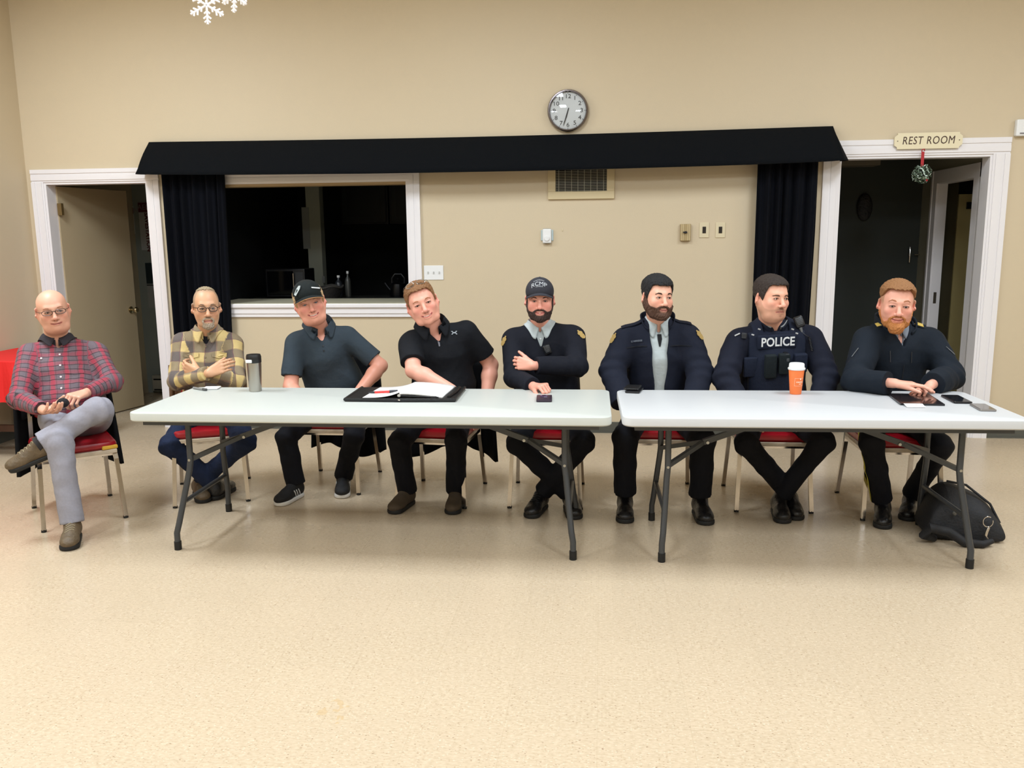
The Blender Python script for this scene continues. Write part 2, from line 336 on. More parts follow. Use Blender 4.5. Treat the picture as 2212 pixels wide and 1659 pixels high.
# microwave, kettle and bottles on the serving counter's far side
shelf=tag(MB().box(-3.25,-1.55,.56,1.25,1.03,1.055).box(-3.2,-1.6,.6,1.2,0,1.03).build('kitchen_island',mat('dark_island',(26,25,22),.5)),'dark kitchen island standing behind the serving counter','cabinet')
mw=empty('microwave',(float((tv[0]+tb[0])/2),.98,1.055),0,'black microwave oven on the kitchen island, left of the grey post','microwave')
MB().box(-.19,.19,-.13,.15,.01,.27,.008).build('housing',black_pl,mw); MB().box(-.17,.08,-.136,-.13,.03,.25).build('oven_door',mat('dark_glass',(8,8,10),.08),mw)
MB().box(.1,.175,-.135,-.13,.04,.24).build('control_panel',mat('grey_panel',(45,46,48),.4),mw); MB().cyl((.085,-.15,.05),(.085,-.15,.23),.006,8).build('handle',chrome,mw)
bs=P(770,600,.95)
def bottle(x,y,z,h,r,m,label,cat='bottle'):
    o=empty('bottle',(x,y,z),0,label,cat)
    MB().lathe([(0,0),(r,0),(r,h*.6),(r*.8,h*.7),(r*.35,h*.8),(r*.35,h*.93),(0,h*.93)],(0,0,0),20).build('bottle_body',m,o,True)
    MB().lathe([(r*.38,h*.9),(r*.42,h*.9),(r*.42,h),(0,h)],(0,0,0),16).build('cap',white_pl,o,True)
bx=P(751,600,1.05)
bottle(float(bx[0]),1.05,1.055,.24,.028,mat('pale_bottle',(60,60,56),.3),'slim pale bottle on the kitchen island')
bx=P(731,600,1.05); bottle(float(bx[0]),1.05,1.055,.2,.035,mat('grey_bottle',(36,38,42),.3),'short grey bottle left of the slim pale bottle')
bx=P(860,600,1.0)
ke=empty('kettle',(float(bx[0]),1.0,1.055),0,'dark kettle with loop handle on the kitchen island','kettle')
MB().lathe([(0,0),(.08,0),(.085,.03),(.07,.12),(.03,.15),(.012,.16),(.014,.175),(0,.18)],(0,0,0),24).build('kettle_body',mat('kettle_metal',(18,18,20),.3,metal=.7),ke,True)
MB().tube([(.06,0,.12),(.06,0,.17),(.03,0,.21),(-.03,0,.21),(-.06,0,.17),(-.06,0,.12)],.008,8).build('handle',black_pl,ke,True)
MB().tube([(-.07,0,.05),(-.11,0,.1),(-.13,0,.13)],.012,8).build('spout',mat('kettle_metal',(18,18,20),.3),ke,True)
hx_=P(706,625,.74)
bk=empty('wicker_basket',(float(hx_[0]),.74,1.055),0,'dark basket on the kitchen island beside the grey post','basket')
MB().lathe([(0,0),(.11,0),(.15,.11),(.142,.11),(.105,.01),(0,.01)],(0,0,0),28).build('basket_body',mat('dark_wicker',(22,17,14),.8,bump=.6,bscale=70),bk,True)
MB().tube([(.15*math.cos(a),.15*math.sin(a),.112+.01*math.sin(5*a)) for a in [2*PI*k/28 for k in range(29)]],.008,6).build('rim',mat('wicker_rim',(46,42,36),.8),bk,True)
# ------------------------------------------------ passage behind the right doorway
HX=2.95
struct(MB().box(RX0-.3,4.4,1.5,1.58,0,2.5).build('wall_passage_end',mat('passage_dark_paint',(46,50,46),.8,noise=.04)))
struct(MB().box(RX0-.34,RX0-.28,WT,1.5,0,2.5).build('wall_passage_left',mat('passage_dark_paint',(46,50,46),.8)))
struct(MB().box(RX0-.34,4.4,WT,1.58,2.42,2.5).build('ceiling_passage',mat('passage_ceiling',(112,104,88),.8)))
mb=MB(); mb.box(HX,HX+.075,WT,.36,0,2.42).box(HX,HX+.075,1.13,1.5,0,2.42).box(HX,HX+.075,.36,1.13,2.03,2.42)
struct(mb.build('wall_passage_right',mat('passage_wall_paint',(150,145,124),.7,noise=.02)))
mb=MB()
mb.box(HX-.018,HX,.26,.37,0,2.13).box(HX-.018,HX,1.12,1.235,0,2.13).box(HX-.0185,HX,.26,1.235,2.02,2.13)
mb.box(HX-.024,HX-.016,.26,.29,0,2.13).box(HX-.024,HX-.016,1.205,1.235,0,2.13)
mb.box(HX-.002,HX+.075,1.115,1.131,0,2.03).box(HX-.002,HX+.075,.359,.375,0,2.03).box(HX-.002,HX+.075,.36,1.13,2.015,2.031)
d3=struct(mb.build('door_3',trim_m))
MB().box(HX+.02,HX+.045,1.112,1.1155,.97,1.07,.001).build('strike_plate',mat('dull_steel',(120,112,98),.35,metal=.8),d3)
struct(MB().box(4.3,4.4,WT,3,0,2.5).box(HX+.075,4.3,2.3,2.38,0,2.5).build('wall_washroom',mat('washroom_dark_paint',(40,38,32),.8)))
stall=empty('washroom_partition',(3.12,1.25,0),0,'olive washroom partition panel seen through the inner doorway','partition')
MB().box(-.06,.05,0,.03,.0,2.2).build('dark_post',mat('olive_dark',(70,64,42),.5),stall)
MB().box(.055,.6,-.01,.02,.15,1.93).build('panel',olive_m,stall)
MB().box(.12,.19,-.03,-.01,1.8,1.86).build('latch',black_pl,stall)
# sloped bulkhead beam and small things in the passage
struct(MB().box(RX0-.28,2.5,1.3,1.5,2.2,2.42).build('trim_passage_bulkhead',mat('passage_ceiling',(112,104,88),.8)))
oo=P(1867,448,1.49)
wreath=empty('wall_ornament',(float(oo[0]),1.495,float(oo[2])),0,'dark oval ornament hanging on the unlit passage wall','ornament')
MB().sphere((0,-.02,0),.1,(.7,.25,1.25),20,12).build('oval_body',mat('black_ornament',(14,13,14),.6,noise=.4,nscale=40,bump=1,bscale=60),wreath,True)
for px_,nm in ((1963,'thin vertical pull handle on the dark passage wall'),(1985,'small horizontal lever beside the white passage casing')):
    q=P(px_,550,1.49)
    hd=empty('door_handle',(float(q[0]),1.49,float(q[2])),0,nm,'handle')
    if px_<1970: MB().tube([(0,-.02,.07),(0,-.03,.03),(0,-.03,-.07),(0,0,-.08)],.005,8).build('handle_bar',chrome,hd,True); MB().box(-.008,.008,-.02,0,-.01,.01).build('bracket',chrome,hd)
    else: MB().tube([(0,0,0),(0,-.03,0),(-.05,-.03,0)],.006,8).build('handle_bar',chrome,hd,True); MB().box(-.008,.008,-.004,0,-.03,.03).build('bracket',chrome,hd)
# ------------------------------------------------ valance and curtains
def valance():
    o=empty('curtain_valance',(-.97,0,2.25),0,'long black fabric valance boxed out above hatch and wall','valance')
    mb=MB(); X0,X1=-3.66+.97,1.722+.97; zt=2.385-2.25
    yb,zb=-.25,-.115
    def top(u): return (X0+(X1-X0)*u, -.06, zt-.018*math.sin(PI*u))
    def bot(u): return (X0-.025+(X1-X0+.065)*u, yb+.006*math.sin(u*23), zb-.012-.034*math.sin(PI*u)**.6)
    def fn(u,v):
        a,b=Vector(top(u)),Vector(bot(u)); p=a.lerp(b,v); p.y-=.02*math.sin(v*PI); return p
    mb.grid(fn,80,8)
    for e,s in ((0,-1),(1,1)):
        def fe(u,v):
            a=Vector(top(e)).lerp(Vector(bot(e)),v); b=Vector((top(e)[0]+s*.0,0,top(e)[2])).lerp(Vector((bot(e)[0]+s*.04,-.002,zb-.0)),v); p=a.lerp(b,u); p.x+=s*.045*math.sin(PI*u)*v; return p
        mb.grid(fe,8,8)
    def ft(u,v):
        a=Vector(top(u)); return a.lerp(Vector((a.x,0,a.z)),v)
    mb.grid(ft,40,1)
    bmesh.ops.remove_doubles(mb.bm,verts=mb.bm.verts,dist=.0005)
    mb.build('valance_cloth',val_m,o,True,thick=.004,off=1)
    MB().box(X0+.02,X1-.02,-.05,-.002,zt-.06,zt-.02).build('mounting_rail',mat('raw_wood',(150,120,85),.7),o)
valance()
def curtain(name,x0,x1,z0,z1,seed,label):
    rnd=random.Random(seed); ph=[rnd.uniform(0,6) for _ in range(4)]
    W=x1-x0
    def fn(u,v):
        q=v; x=x0+W*(u+.03*math.sin(9*u+ph[0]))*(1-.08*q); y=-.092+.026*math.sin(u*34+ph[1]+q*.6)+.012*math.sin(u*71+ph[2])
        if x>x1: x=x1
        return Vector((x-(x0+x1)/2,y,(z1+(z0-z1)*v)-z0))
    c=empty('curtain',((x0+x1)/2,0,z0),0,label,'curtain')
    MB().grid(fn,90,24).build('curtain_cloth',cloth_b,c,True,thick=.003)
    MB().cyl((-W/2,-.092,z1-z0-.01),(W/2,-.092,z1-z0-.01),.01,10).build('curtain_rod',black_pl,c,True)
curtain('curtain',-3.555,-3.03,.12,2.22,1,'black curtain hanging left of the kitchen hatch')
curtain('curtain',1.185,1.63,.12,2.22,2,'black curtain hanging beside the restroom doorway')
# ------------------------------------------------ things on the wall
def on_wall(name,px,py,label,cat):
    q=P(px,py,0); return empty(name,(float(q[0]),0,float(q[2])),0,label,cat)
ck=on_wall('wall_clock',1227,240,'round chrome rimmed wall clock above the black valance','clock')
r=.158
RX=Matrix.Rotation(PI/2,3,'X')
MB().lathe([(r-.02,.012),(r-.004,.012),(r,.018),(r,.035),(r-.006,.047),(r-.014,.047),(r-.017,.036),(r-.02,.03)],(0,0,0),64,RX).build('rim',mat('clock_chrome',(120,112,112),.1,metal=1),ck,True)
MB().lathe([(0,.012),(r-.018,.012)],(0,-.008,0),64,RX).build('dial',mat('dial_white',(226,228,226),.5),ck)
ink=mat('clock_ink',(35,36,38),.5)
for h in range(1,13):
    a=math.radians(90-30*h); rr=.106
    text_on('numeral',str(h),.044,(rr*math.cos(a),-.0215,rr*math.sin(a)),(1,0,0),(0,0,1),ink,ck,sx=1.15)
    MB().box(-.002,.002,-.0225,-.0205,-.003,.003).build('hour_mark',ink,ck).location=(.13*math.cos(a),0,.13*math.sin(a))
def hand_(ln,wd,deg,y,back,n):
    a=math.radians(90-deg); d=Vector((math.cos(a),0,math.sin(a))); p=Vector((-d.z,0,d.x))
    mb=MB(); mb.prism([(-back,-wd*.7),(ln*.7,-wd),(ln,-wd*.3),(ln,wd*.3),(ln*.7,wd),(-back,wd*.7)],lambda s,t:d*s+p*t+Vector((0,y,0)),lambda s,t:d*s+p*t+Vector((0,y-.0015,0))); mb.build(n,ink,ck)
hand_(.07,.005,196,-.024,.02,'hour_hand'); hand_(.115,.0035,197,-.027,.02,'minute_hand'); hand_(.12,.001,199,-.03,.025,'second_hand')
gl=bpy.data.materials.new('clear_glass'); gl.use_nodes=True; g=gl.node_tree; gb=g.nodes['Principled BSDF']; gb.inputs['Transmission Weight'].default_value=1; gb.inputs['Roughness'].default_value=.02; gb.inputs['IOR'].default_value=1.2; gb.inputs['Base Color'].default_value=(1,1,1,1)
def glossy_clear(name):
    m=bpy.data.materials.new(name); m.use_nodes=True; nt=m.node_tree; nt.nodes.clear(); o=nt.nodes.new('ShaderNodeOutputMaterial'); mx=nt.nodes.new('ShaderNodeMixShader'); t=nt.nodes.new('ShaderNodeBsdfTransparent'); gg=nt.nodes.new('ShaderNodeBsdfGlossy'); gg.inputs['Roughness'].default_value=.03; fr=nt.nodes.new('ShaderNodeFresnel'); fr.inputs[0].default_value=1.55
    nt.links.new(fr.outputs[0],mx.inputs[0]); nt.links.new(t.outputs[0],mx.inputs[1]); nt.links.new(gg.outputs[0],mx.inputs[2]); nt.links.new(mx.outputs[0],o.inputs[0]); return m
GL=glossy_clear('glass_cover')
MB().lathe([(0,.046),(r*.5,.044),(r-.016,.037)],(0,0,0),64,RX).build('glass_cover',GL,ck,True)
vt=on_wall('return_air_vent',1255,390,'beige framed return air grille tucked under the valance','vent')
vx0,vx1=-.416-vt.location.x,.105-vt.location.x; vz0=1.884-vt.location.z; vz1=2.2-vt.location.z; fw=.06
mb=MB(); mb.box(vx0,vx1,-.02,0,vz0,vz0+fw,.003).box(vx0,vx1,-.02,0,vz1-fw,vz1,.003).box(vx0,vx0+fw,-.02,0,vz0+fw,vz1-fw,.003).box(vx1-fw,vx1,-.02,0,vz0+fw,vz1-fw,.003)
mb.build('frame',mat('vent_frame',(206,188,148),.5),vt)
MB().box(vx0+fw,vx1-fw,-.003,-.001,vz0+fw,vz1-fw).build('dark_duct',mat('duct_black',(6,6,6),.9),vt)
gm=mat('grille_metal',(176,170,150),.4); gx0,gx1=vx0+fw,vx1-fw; nz=16; zz0,zz1=vz0+fw,vz1-fw
slat=None
for k in range(nz):
    z=zz0+(zz1-zz0)*(k+.5)/nz
    if slat is None: slat=MB().box(gx0,gx1,-.013,-.006,-.0014,.0014).build('slat',gm,vt); slat.location=(0,0,z)
    else: c=slat.copy(); COL.objects.link(c); c.parent=vt; c.location=(0,0,z)
for k in range(8):
    x=gx0+(gx1-gx0)*(k+.5)/8; MB().box(x-.0015,x+.0015,-.016,-.012,zz0,zz1).build('bar',gm,vt)
th=on_wall('thermostat',1182,509,'white thermostat with a round dial below the vent','thermostat')
MB().box(-.05,.05,-.008,0,-.04,.045,.004).build('back_plate',mat('thermo_plate',(186,200,200),.4),th)
mb=MB().box(-.034,.034,-.035,-.008,-.058,.052,.006); mb.build('housing',white_pl,th)
MB().lathe([(0,.045),(.019,.045),(.02,.04),(.02,.034)],(0,0,-.022),28,RX).build('dial',white_pl,th,True)
mb=MB()
for k in range(6): mb.box(-.03+k*.011,-.025+k*.011,-.03,-.012,-.061,-.056).box(-.03+k*.011,-.025+k*.011,-.03,-.012,.050,.056)
mb.build('air_slots',mat('slot_grey',(150,152,152),.5),th)
q=P(1215,497,0); hk=tag(MB().box(-.003,.003,-.006,0,-.009,.009,.001).build('wall_anchor',cream_pl),'tiny cream wall anchor right of the thermostat','anchor'); hk.location=(float(q[0]),0,float(q[2]))
bxw=on_wall('fan_control',1480,502,'ribbed tan metal control box, left of the two cream switch plates','control')
tanm=mat('tan_metal',(176,156,116),.35,metal=.4)
mb=MB().box(-.04,.04,-.03,0,-.065,.065,.003); mb.build('housing',tanm,bxw)
for x in (-.03,-.018,.018,.03): MB().box(x-.003,x+.003,-.034,-.029,-.063,.063).build('rib',mat('tan_light',(208,190,150),.35,metal=.3),bxw)
MB().cyl((0,-.03,0),(0,-.045,0),.01,14).box(-.02,.012,-.05,-.043,-.005,.006).build('knob',black_pl,bxw)
for px,lb in ((1521,'cream switch plate with a black rocker, nearer the ribbed control box'),(1556,'cream switch plate with a black rocker, nearer the black curtain')):
    s=on_wall('switch_plate',px,497,lb,'switch'); MB().box(-.037,.037,-.006,0,-.058,.058,.002).build('plate',cream_pl,s); MB().box(-.013,.013,-.01,-.005,-.024,.026,.001).build('rocker',mat('rocker_brown',(30,24,20),.3),s)
tr=on_wall('triple_light_switch',937,589,'white triple light switch plate beside the kitchen hatch','switch')
MB().box(-.08,.08,-.006,0,-.058,.058,.002).build('plate',white_pl,tr)
for x in (-.046,0,.046): MB().box(x-.004,x+.004,-.014,-.005,-.008,.01,.001).build('toggle',mat('toggle_grey',(190,190,186),.3),tr)
sg=on_wall('restroom_sign',2001,305,'cream wooden sign reading RESTROOM over the right doorway','sign')
sw,sh,c_=.243,.058,.022
poly=[(-sw+c_,-sh),(sw-c_,-sh),(sw-c_,-sh+.012),(sw,-sh+.028),(sw,sh-.028),(sw-c_,sh-.012),(sw-c_,sh),(-sw+c_,sh),(-sw+c_,sh-.012),(-sw,sh-.028),(-sw,-sh+.028),(-sw+c_,-sh+.012)]
rt_=Matrix.Rotation(math.radians(-1.0),3,'Y')
mb=MB(); mb.prism(poly,lambda a,b:Vector((a,-.028,b)),lambda a,b:Vector((a,-.042,b))); mb.build('board',mat('sign_cream',(226,214,180),.5),sg)
text_on('lettering','REST ROOM',.080,(0,-.0425,-.0),(1,0,0),(0,0,1),mat('sign_brown',(66,40,26),.6),sg,sx=.80,bold=.0,shear=.12,spacing=1.1)
for x in (-.22,.22): MB().cyl((x,-.042,0),(x,-.044,0),.004,10).build('screw',mat('dull_steel',(120,112,98),.35),sg)
dt=on_wall('wall_detector',2207,277,'white wall box at the right edge above the doorway','detector')
MB().box(-.055,.06,-.045,0,-.06,.06,.01).build('housing',white_pl,dt); MB().box(-.03,.06,-.047,-.044,-.046,-.036).build('slot',mat('slot_dark',(120,116,116),.5),dt)
# mistletoe ball on a red ribbon
ms=empty('mistletoe_ball',(2.384,-.055,2.03),0,'round ball of frosted greenery hanging on a red ribbon below the sign','decoration')
rb=mat('red_ribbon',(170,20,30),.5)
MB().box(-.011,.011,-.001,.001,.05,.16).tube([(-.008,0,.16),(-.008,-.004,.175),(.008,-.004,.178),(.01,0,.165)],.004,6).build('ribbon',rb,ms)
gms=[mat('frost_leaf',(120,140,120),.6),mat('green_leaf',(52,72,48),.6),mat('pale_leaf',(186,204,190),.6)]
MB().sphere((0,0,0),.052,(1,1,1),20,14).build('twig_ball',mat('dark_twigs',(28,34,24),.9,bump=1,bscale=80),ms)
mbs=[MB(),MB(),MB()]
for k in range(230):
    th_=math.acos(1-2*(k+.5)/230); ph_=k*2.39996+random.uniform(-.1,.1); d=Vector((math.sin(th_)*math.cos(ph_),math.sin(th_)*math.sin(ph_),math.cos(th_)))
    c=d*random.uniform(.05,.072); Q=d.to_track_quat('Z','Y').to_matrix()@Matrix.Rotation(random.uniform(0,6.3),3,'Z')@Matrix.Rotation(random.uniform(-.7,.7),3,'X')
    mbq=mbs[k%3]; L_=random.uniform(.009,.014)
    vs=[mbq.bm.verts.new(c+Q@Vector(v)) for v in ((0,-L_,0),(L_*.45,0,.002),(0,L_,.004),(-L_*.45,0,.002),(0,0,-.002))]
    mbq.bm.faces.new((vs[0],vs[1],vs[2],vs[3])); mbq.bm.faces.new((vs[0],vs[3],vs[4])); mbq.bm.faces.new((vs[3],vs[2],vs[4])); mbq.bm.faces.new((vs[2],vs[1],vs[4])); mbq.bm.faces.new((vs[1],vs[0],vs[4]))
for mbq,g_,n_ in zip(mbs,gms,('frosted_leaves','green_leaves','pale_leaves')): ob=mbq.build(n_,g_,ms); ob['kind']='stuff'
mb=MB(); mb.sphere((.03,-.03,-.05),.008,u=10,v=8).sphere((.04,-.01,-.045),.007,u=10,v=8); mb.build('red_berries',rb,ms,True)
# snowflakes hanging from the ceiling
def snowflake(px,py,Y,R_,rot,tilt,label):
    q=P(px,py,Y); o=empty('snowflake_ornament',tuple(map(float,q)),0,label,'ornament','hanging paper snowflakes')
    m_=mat('snowflake_white',(245,240,238),.5); mb=MB()
    for k in range(6):
        a=math.radians(60*k+rot)
        def pt(r_,da=0.,off=0): return Vector((r_*math.cos(a)+off*math.cos(a+da),0,r_*math.sin(a)+off*math.sin(a+da)))
        def bar(p,q_,w_=.006): mb.tube([p,q_],w_,6)
        bar(Vector((0,0,0)),pt(R_))
        for f,l in ((.32,.2),(.55,.26),(.78,.2)):
            for s in (-1,1): bar(pt(R_*f),pt(R_*f)+Vector((math.cos(a+s*.9),0,math.sin(a+s*.9)))*R_*l,.005)
    mb.build('flake',m_,o,True).rotation_euler=(0,0,tilt)
    MB().cyl((0,0,R_),(0,0,CEIL-float(q[2])),.0006,5).build('thread',m_,o)
snowflake(446,11,-2.4,.094,30,.25,'white snowflake at the top edge, the larger and lower one')
snowflake(507,-12,-2.6,.084,22,-.3,'white snowflake at the top edge, the smaller one cut off higher')
# ================================================================ furniture
leg_m=mat('dark_grey_powder_coat',(66,68,70),.35,metal=.3,noise=.15,nscale=300)
foot_m=mat('black_rubber',(14,14,14),.6)
bolt_m=mat('zinc_bolt',(170,170,165),.3,metal=1)
def folding_table(cx,cy,ang,L,a,s,topm,label,ax):
    t=empty('folding_table',(cx,cy,0),ang,label,'table')
    slab(L/2,.38,.055,.695,.74,.006).build('tabletop',topm,t,True)
    mb=MB(); mb.box(-L/2+.06,L/2-.06,-.33,-.31,.668,.696).box(-L/2+.06,L/2-.06,.31,.33,.668,.696); mb.build('side_rail',leg_m,t)
    for e in (-1,1):
        xt=e*ax; xf=e*a
        for q in (-1,1):
            pts=[(xt,q*.20,.69),(xt,q*.20,.45),(xt+(xf-xt)*.15,q*.205,.40),(xt+(xf-xt)*.8,q*(s-.015),.14),(xf,q*s,.09),(xf,q*s,.0)]
            lg=MB().tube(pts,.0155,12).build('leg',leg_m,t,True)
            MB().cyl((xf,q*s,0.0),(xf,q*s,.045),.0185,16).build('foot_cap',foot_m,lg,True)
            MB().cyl((xt-e*.0,q*.20-.017,.455),(xt,q*.20+.017,.455),.007,10).build('bolt',bolt_m,lg,True)
        MB().tube([(xt,-.20,.69),(xt,.20,.69)],.0155,10).build('top_crossbar',leg_m,t,True)
        zb=.24; f=.55; MB().tube([(xt+(xf-xt)*f,-.262,zb),(xt+(xf-xt)*f,.262,zb)],.012,8).build('lower_crossbar',leg_m,t,True)
        hx,hz=e*(ax-.20),.535
        mb=MB(); mb.tube([(e*(ax-.62),0,.69),(hx,0,hz)],.014,4,sq=True); mb.build('strut',leg_m,t)
        for q in (-1,1): MB().tube([(hx,0,hz),(hx+e*.03,q*.03,hz-.012),(xt,q*.185,.455)],.011,4,sq=True).build('brace_arm',leg_m,t)
        MB().cyl((hx-e*.02,-.02,hz),(hx-e*.02,.02,hz),.008,10).build('bolt',bolt_m,t,True)
    return t
top1=mat('grey_white_plastic',(194,197,190),.42,noise=.012,nscale=5,bump=.04,bscale=300)
top2=mat('bright_white_plastic',(200,201,201),.42,noise=.008,nscale=5,bump=.04,bscale=300)
folding_table(-1.1595,-2.5038,.0083,2.4326,1.031,.3146,top1,'long off-white folding table on dark legs, the left of the two',.985)
folding_table(1.0379,-2.4778,.02,1.8704,.7326,.3128,top2,'shorter bright white folding table on dark legs at right',.70)

vinyl=mat('red_vinyl',(150,16,28),.28,noise=.06,nscale=9,bump=.12,bscale=25)
seat_edge=mat('worn_white_edging',(196,180,158),.6,noise=.35,nscale=22)
foam=mat('yellow_foam',(214,170,60),.9,noise=.15,nscale=30)
dk_chrome=mat('tarnished_chrome',(196,190,184),.14,metal=1,noise=.12,nscale=20)
def make_chair():
    t=empty('stacking_chair')
    def tub(n,pts,par=t): return MB().tube(pts,.0115,4,sq=True).build(n,dk_chrome,par)
    for s in (-1,1):
        fr=tub('leg',[(s*.212,-.262,.012),(s*.196,-.215,.35),(s*.194,-.20,.375),(s*.19,-.17,.382)])
        MB().cyl((s*.212,-.262,0),(s*.211,-.26,.014),.014,12).build('foot_cap',foot_m,fr)
        bk=tub('leg',[(s*.212,.268,.012),(s*.196,.20,.35),(s*.192,.20,.45),(s*.185,.23,.64),(s*.175,.262,.79)])
        MB().cyl((s*.212,.268,0),(s*.211,.266,.014),.014,12).build('foot_cap',foot_m,bk)
        tub('side_rail',[(s*.192,-.18,.38),(s*.194,.20,.38)])
    tub('front_rail',[(-.19,-.178,.378),(.19,-.178,.378)]); tub('rear_rail',[(-.19,.195,.378),(.19,.195,.378)])
    MB().box(-.205,.205,-.218,.2,.384,.408,.004).build('seat_board',seat_edge,t)
    st=slab(.212,.215,.05,.402,.455,.02); bm=st.bm
    for v in bm.verts:
        if v.co.z>.44: v.co.z+=.006*(1-(v.co.x/.22)**2)*(1-(v.co.y/.22)**2)
    st.build('seat',vinyl,t,True)
    b=slab(.172,.125,.05,-.018,.018,.012).build('backrest',vinyl,t,True); b.location=(0,.235,.675); b.rotation_euler=(math.radians(78),0,0)
    return t
chair0=make_chair()
chairs=[(-3.08,-2.293,.70,'red vinyl chair with torn yellow corner, at far left of the tables'),
(-2.453,-1.84,.396,'red vinyl chair under the person in the yellow and navy plaid shirt'),
(-1.72,-1.56,0,'red vinyl chair under the person in the grey polo shirt'),
(-.98,-1.77,-.1,'red vinyl chair under the person in the black polo shirt'),
(-.318,-1.758,0,'red vinyl chair under the person in the grey cap and navy sweater'),
(.36,-1.71,0,'red vinyl chair under the person in the open navy jacket'),
(1.01,-1.735,0,'red vinyl chair under the person in the navy vest'),
(1.69,-1.84,0,'red vinyl chair under the person with the ginger beard')]
CH=[]
for i,(x,y,rz,lb) in enumerate(chairs):
    o=chair0 if i==0 else copy_tree(chair0)
    if i==0: pass
    CH.append(o)
for o,(x,y,rz,lb) in zip(CH,chairs):
    o.location=(x,y,0); o.rotation_euler=(0,0,rz); tag(o,lb,'chair','red vinyl chairs behind the tables')
MB().obox((.168,-.210,.420),(.085,.02,.022),Matrix.Rotation(.12,3,'Z'),.006).build('exposed_foam',foam,CH[0],label='torn corner showing yellow foam')
# coats over chair backs
def coat(i,m,label,w=.27,zb=.22,seed=0,flare=.06,tip=.0,side=.16):
    rnd=random.Random(seed); a=rnd.uniform(0,6); b=rnd.uniform(0,6)
    t=empty('draped_coat',(chairs[i][0],chairs[i][1],0),chairs[i][2],label,'coat','coats hung on the chair backs')
    def fn(u,v):
        an=(u-.5)*2; x=an*(w+flare*v); 
        z=.805-(.805-zb-tip*(math.sin(an*3+a)*.7))*v
        y=.30+.02*math.sin(u*22+a)*v+.05*v-(side*abs(an)**3)*(.4+.6*v)
        return Vector((x,y,z))
    MB().grid(fn,44,26).build('back_panel',m,t,True,thick=.022)
    def ff(u,v):
        an=(u-.5)*2; x=an*(w-.02); z=.82-.25*v+.02*math.sin(an*4+b)*v; y=.235-.03*v-.02*math.sin(an*9)*v
        return Vector((x,y,z))
    def tp(u,v):
        an=(u-.5)*2; x=an*(w-.01); q=PI*v; return Vector((x,.268+.034*math.cos(PI-q)*-1*1.0,.807+.022*math.sin(q)))
    MB().grid(ff,24,8).build('front_flap',m,t,True,thick=.02)
    MB().grid(tp,24,8).build('shoulder_fold',m,t,True,thick=.02)
    return t
blk=mat('black_coat_cloth',(9,10,13),.85,noise=.2,nscale=30,bump=.3,bscale=20,spec=.15)
coat(0,blk,'black coat draped over the chair of the person in red plaid',.25,.27,3,.03,.06,.2)
coat(2,blk,'black coat hanging behind the person in the grey polo shirt',.23,.14,5,.03,.07,.1)
coat(3,blk,'black coat hanging behind the person in the black polo shirt',.26,.2,8,.04,.06,.1)
coat(1,mat('brown_coat_cloth',(96,66,38),.8,noise=.15,nscale=20,bump=.3,bscale=30),'brown coat behind the person in yellow and navy plaid',.23,.5,2,.0,.01,.16)
# ------------------------------------------------ side table with red cloth
rt=empty('side_table',(-4.42,-.78,0),0,'brown wooden side table under a red cloth in the left corner','table')
wood=mat('dark_stained_wood',(62,34,20),.45,noise=.25,nscale=4,stretch=(8,8,1))
MB().box(-.32,.32,-.36,.36,.70,.735,.006).build('tabletop',wood,rt)
for sx in (-1,1):
    for sy in (-1,1): MB().box(sx*.27-.035,sx*.27+.035,sy*.3-.035,sy*.3+.035,0,.70,.004).build('leg',wood,rt)
MB().box(-.27,.27,-.315,-.29,.62,.70).build('apron',wood,rt); MB().box(-.27,.27,-.31,-.285,.2,.25).build('stretcher',wood,rt)
def redcloth():
    mb=MB(); hx,hy=.33,.37; N=24
    def ring(f,drop,wob):
        out=[]
        for k in range(96):
            a=2*PI*k/96; c,s=math.cos(a),math.sin(a); m_=max(abs(c),abs(s)); x,y=c/m_,s/m_
            corner=(min(abs(x),abs(y)))**6
            o_=1+.0*f
            out.append(Vector((x*hx+(x*.03+.012*math.sin(k*.9))*wob,y*hy+(y*.03+.012*math.sin(k*1.1))*wob,.741-drop*(1+.45*corner))))
        return out
    R=[ring(0,0,0),ring(0,.006,.2),ring(0,.1,.6),ring(0,.2,.9),ring(0,.3,1.3)]
    V=[[mb.bm.verts.new(p) for p in r_] for r_ in R]
    mb.bm.faces.new(V[0])
    for a,b in zip(V,V[1:]):
        for k in range(96): mb.bm.faces.new((a[k],a[(k+1)%96],b[(k+1)%96],b[k]))
    return mb
rc=redcloth().build('red_tablecloth',mat('bright_red_cloth',(214,24,22),.7,noise=.06,bump=.1,bscale=60),None,False,thick=.002,off=1); rc.location=(-4.42,-.78,0); tag(rc,'bright red cloth hanging over the corner side table','tablecloth')
# ------------------------------------------------ things on the tables
ZT=.7405
def on_table(name,x,y,label,cat,rz=0,z=ZT): return empty(name,(x,y,z),rz,label,cat)
steel=mat('brushed_steel',(176,172,164),.28,metal=1,noise=.05,nscale=60,stretch=(1,1,.05))
tm=on_table('travel_tumbler',-1.957,-2.255,'brushed steel travel tumbler with a black lid on the left table','tumbler')
MB().lathe([(0,0),(.033,0),(.035,.004),(.036,.05),(.0405,.15),(.0405,.165),(0,.165)],(0,0,0),36).build('tumbler_body',steel,tm,True)
MB().lathe([(.0405,.165),(.042,.167),(.042,.2),(.038,.212),(0,.212)],(0,0,0),36).build('lid',black_pl,tm,True)
MB().box(-.03,.006,-.046,-.038,.168,.186,.003).build('lid_button',white_pl,tm)
np_=on_table('notepad',-2.25,-2.19,'small white notepad lying open at the left end of the table','notepad',.15)
MB().box(-.045,.045,-.04,.04,0,.004,.001).build('cover',mat('pad_grey',(150,150,150),.5),np_)
MB().box(-.043,.043,-.038,.038,.004,.008).build('pages',mat('paper_white',(240,238,234),.6),np_)
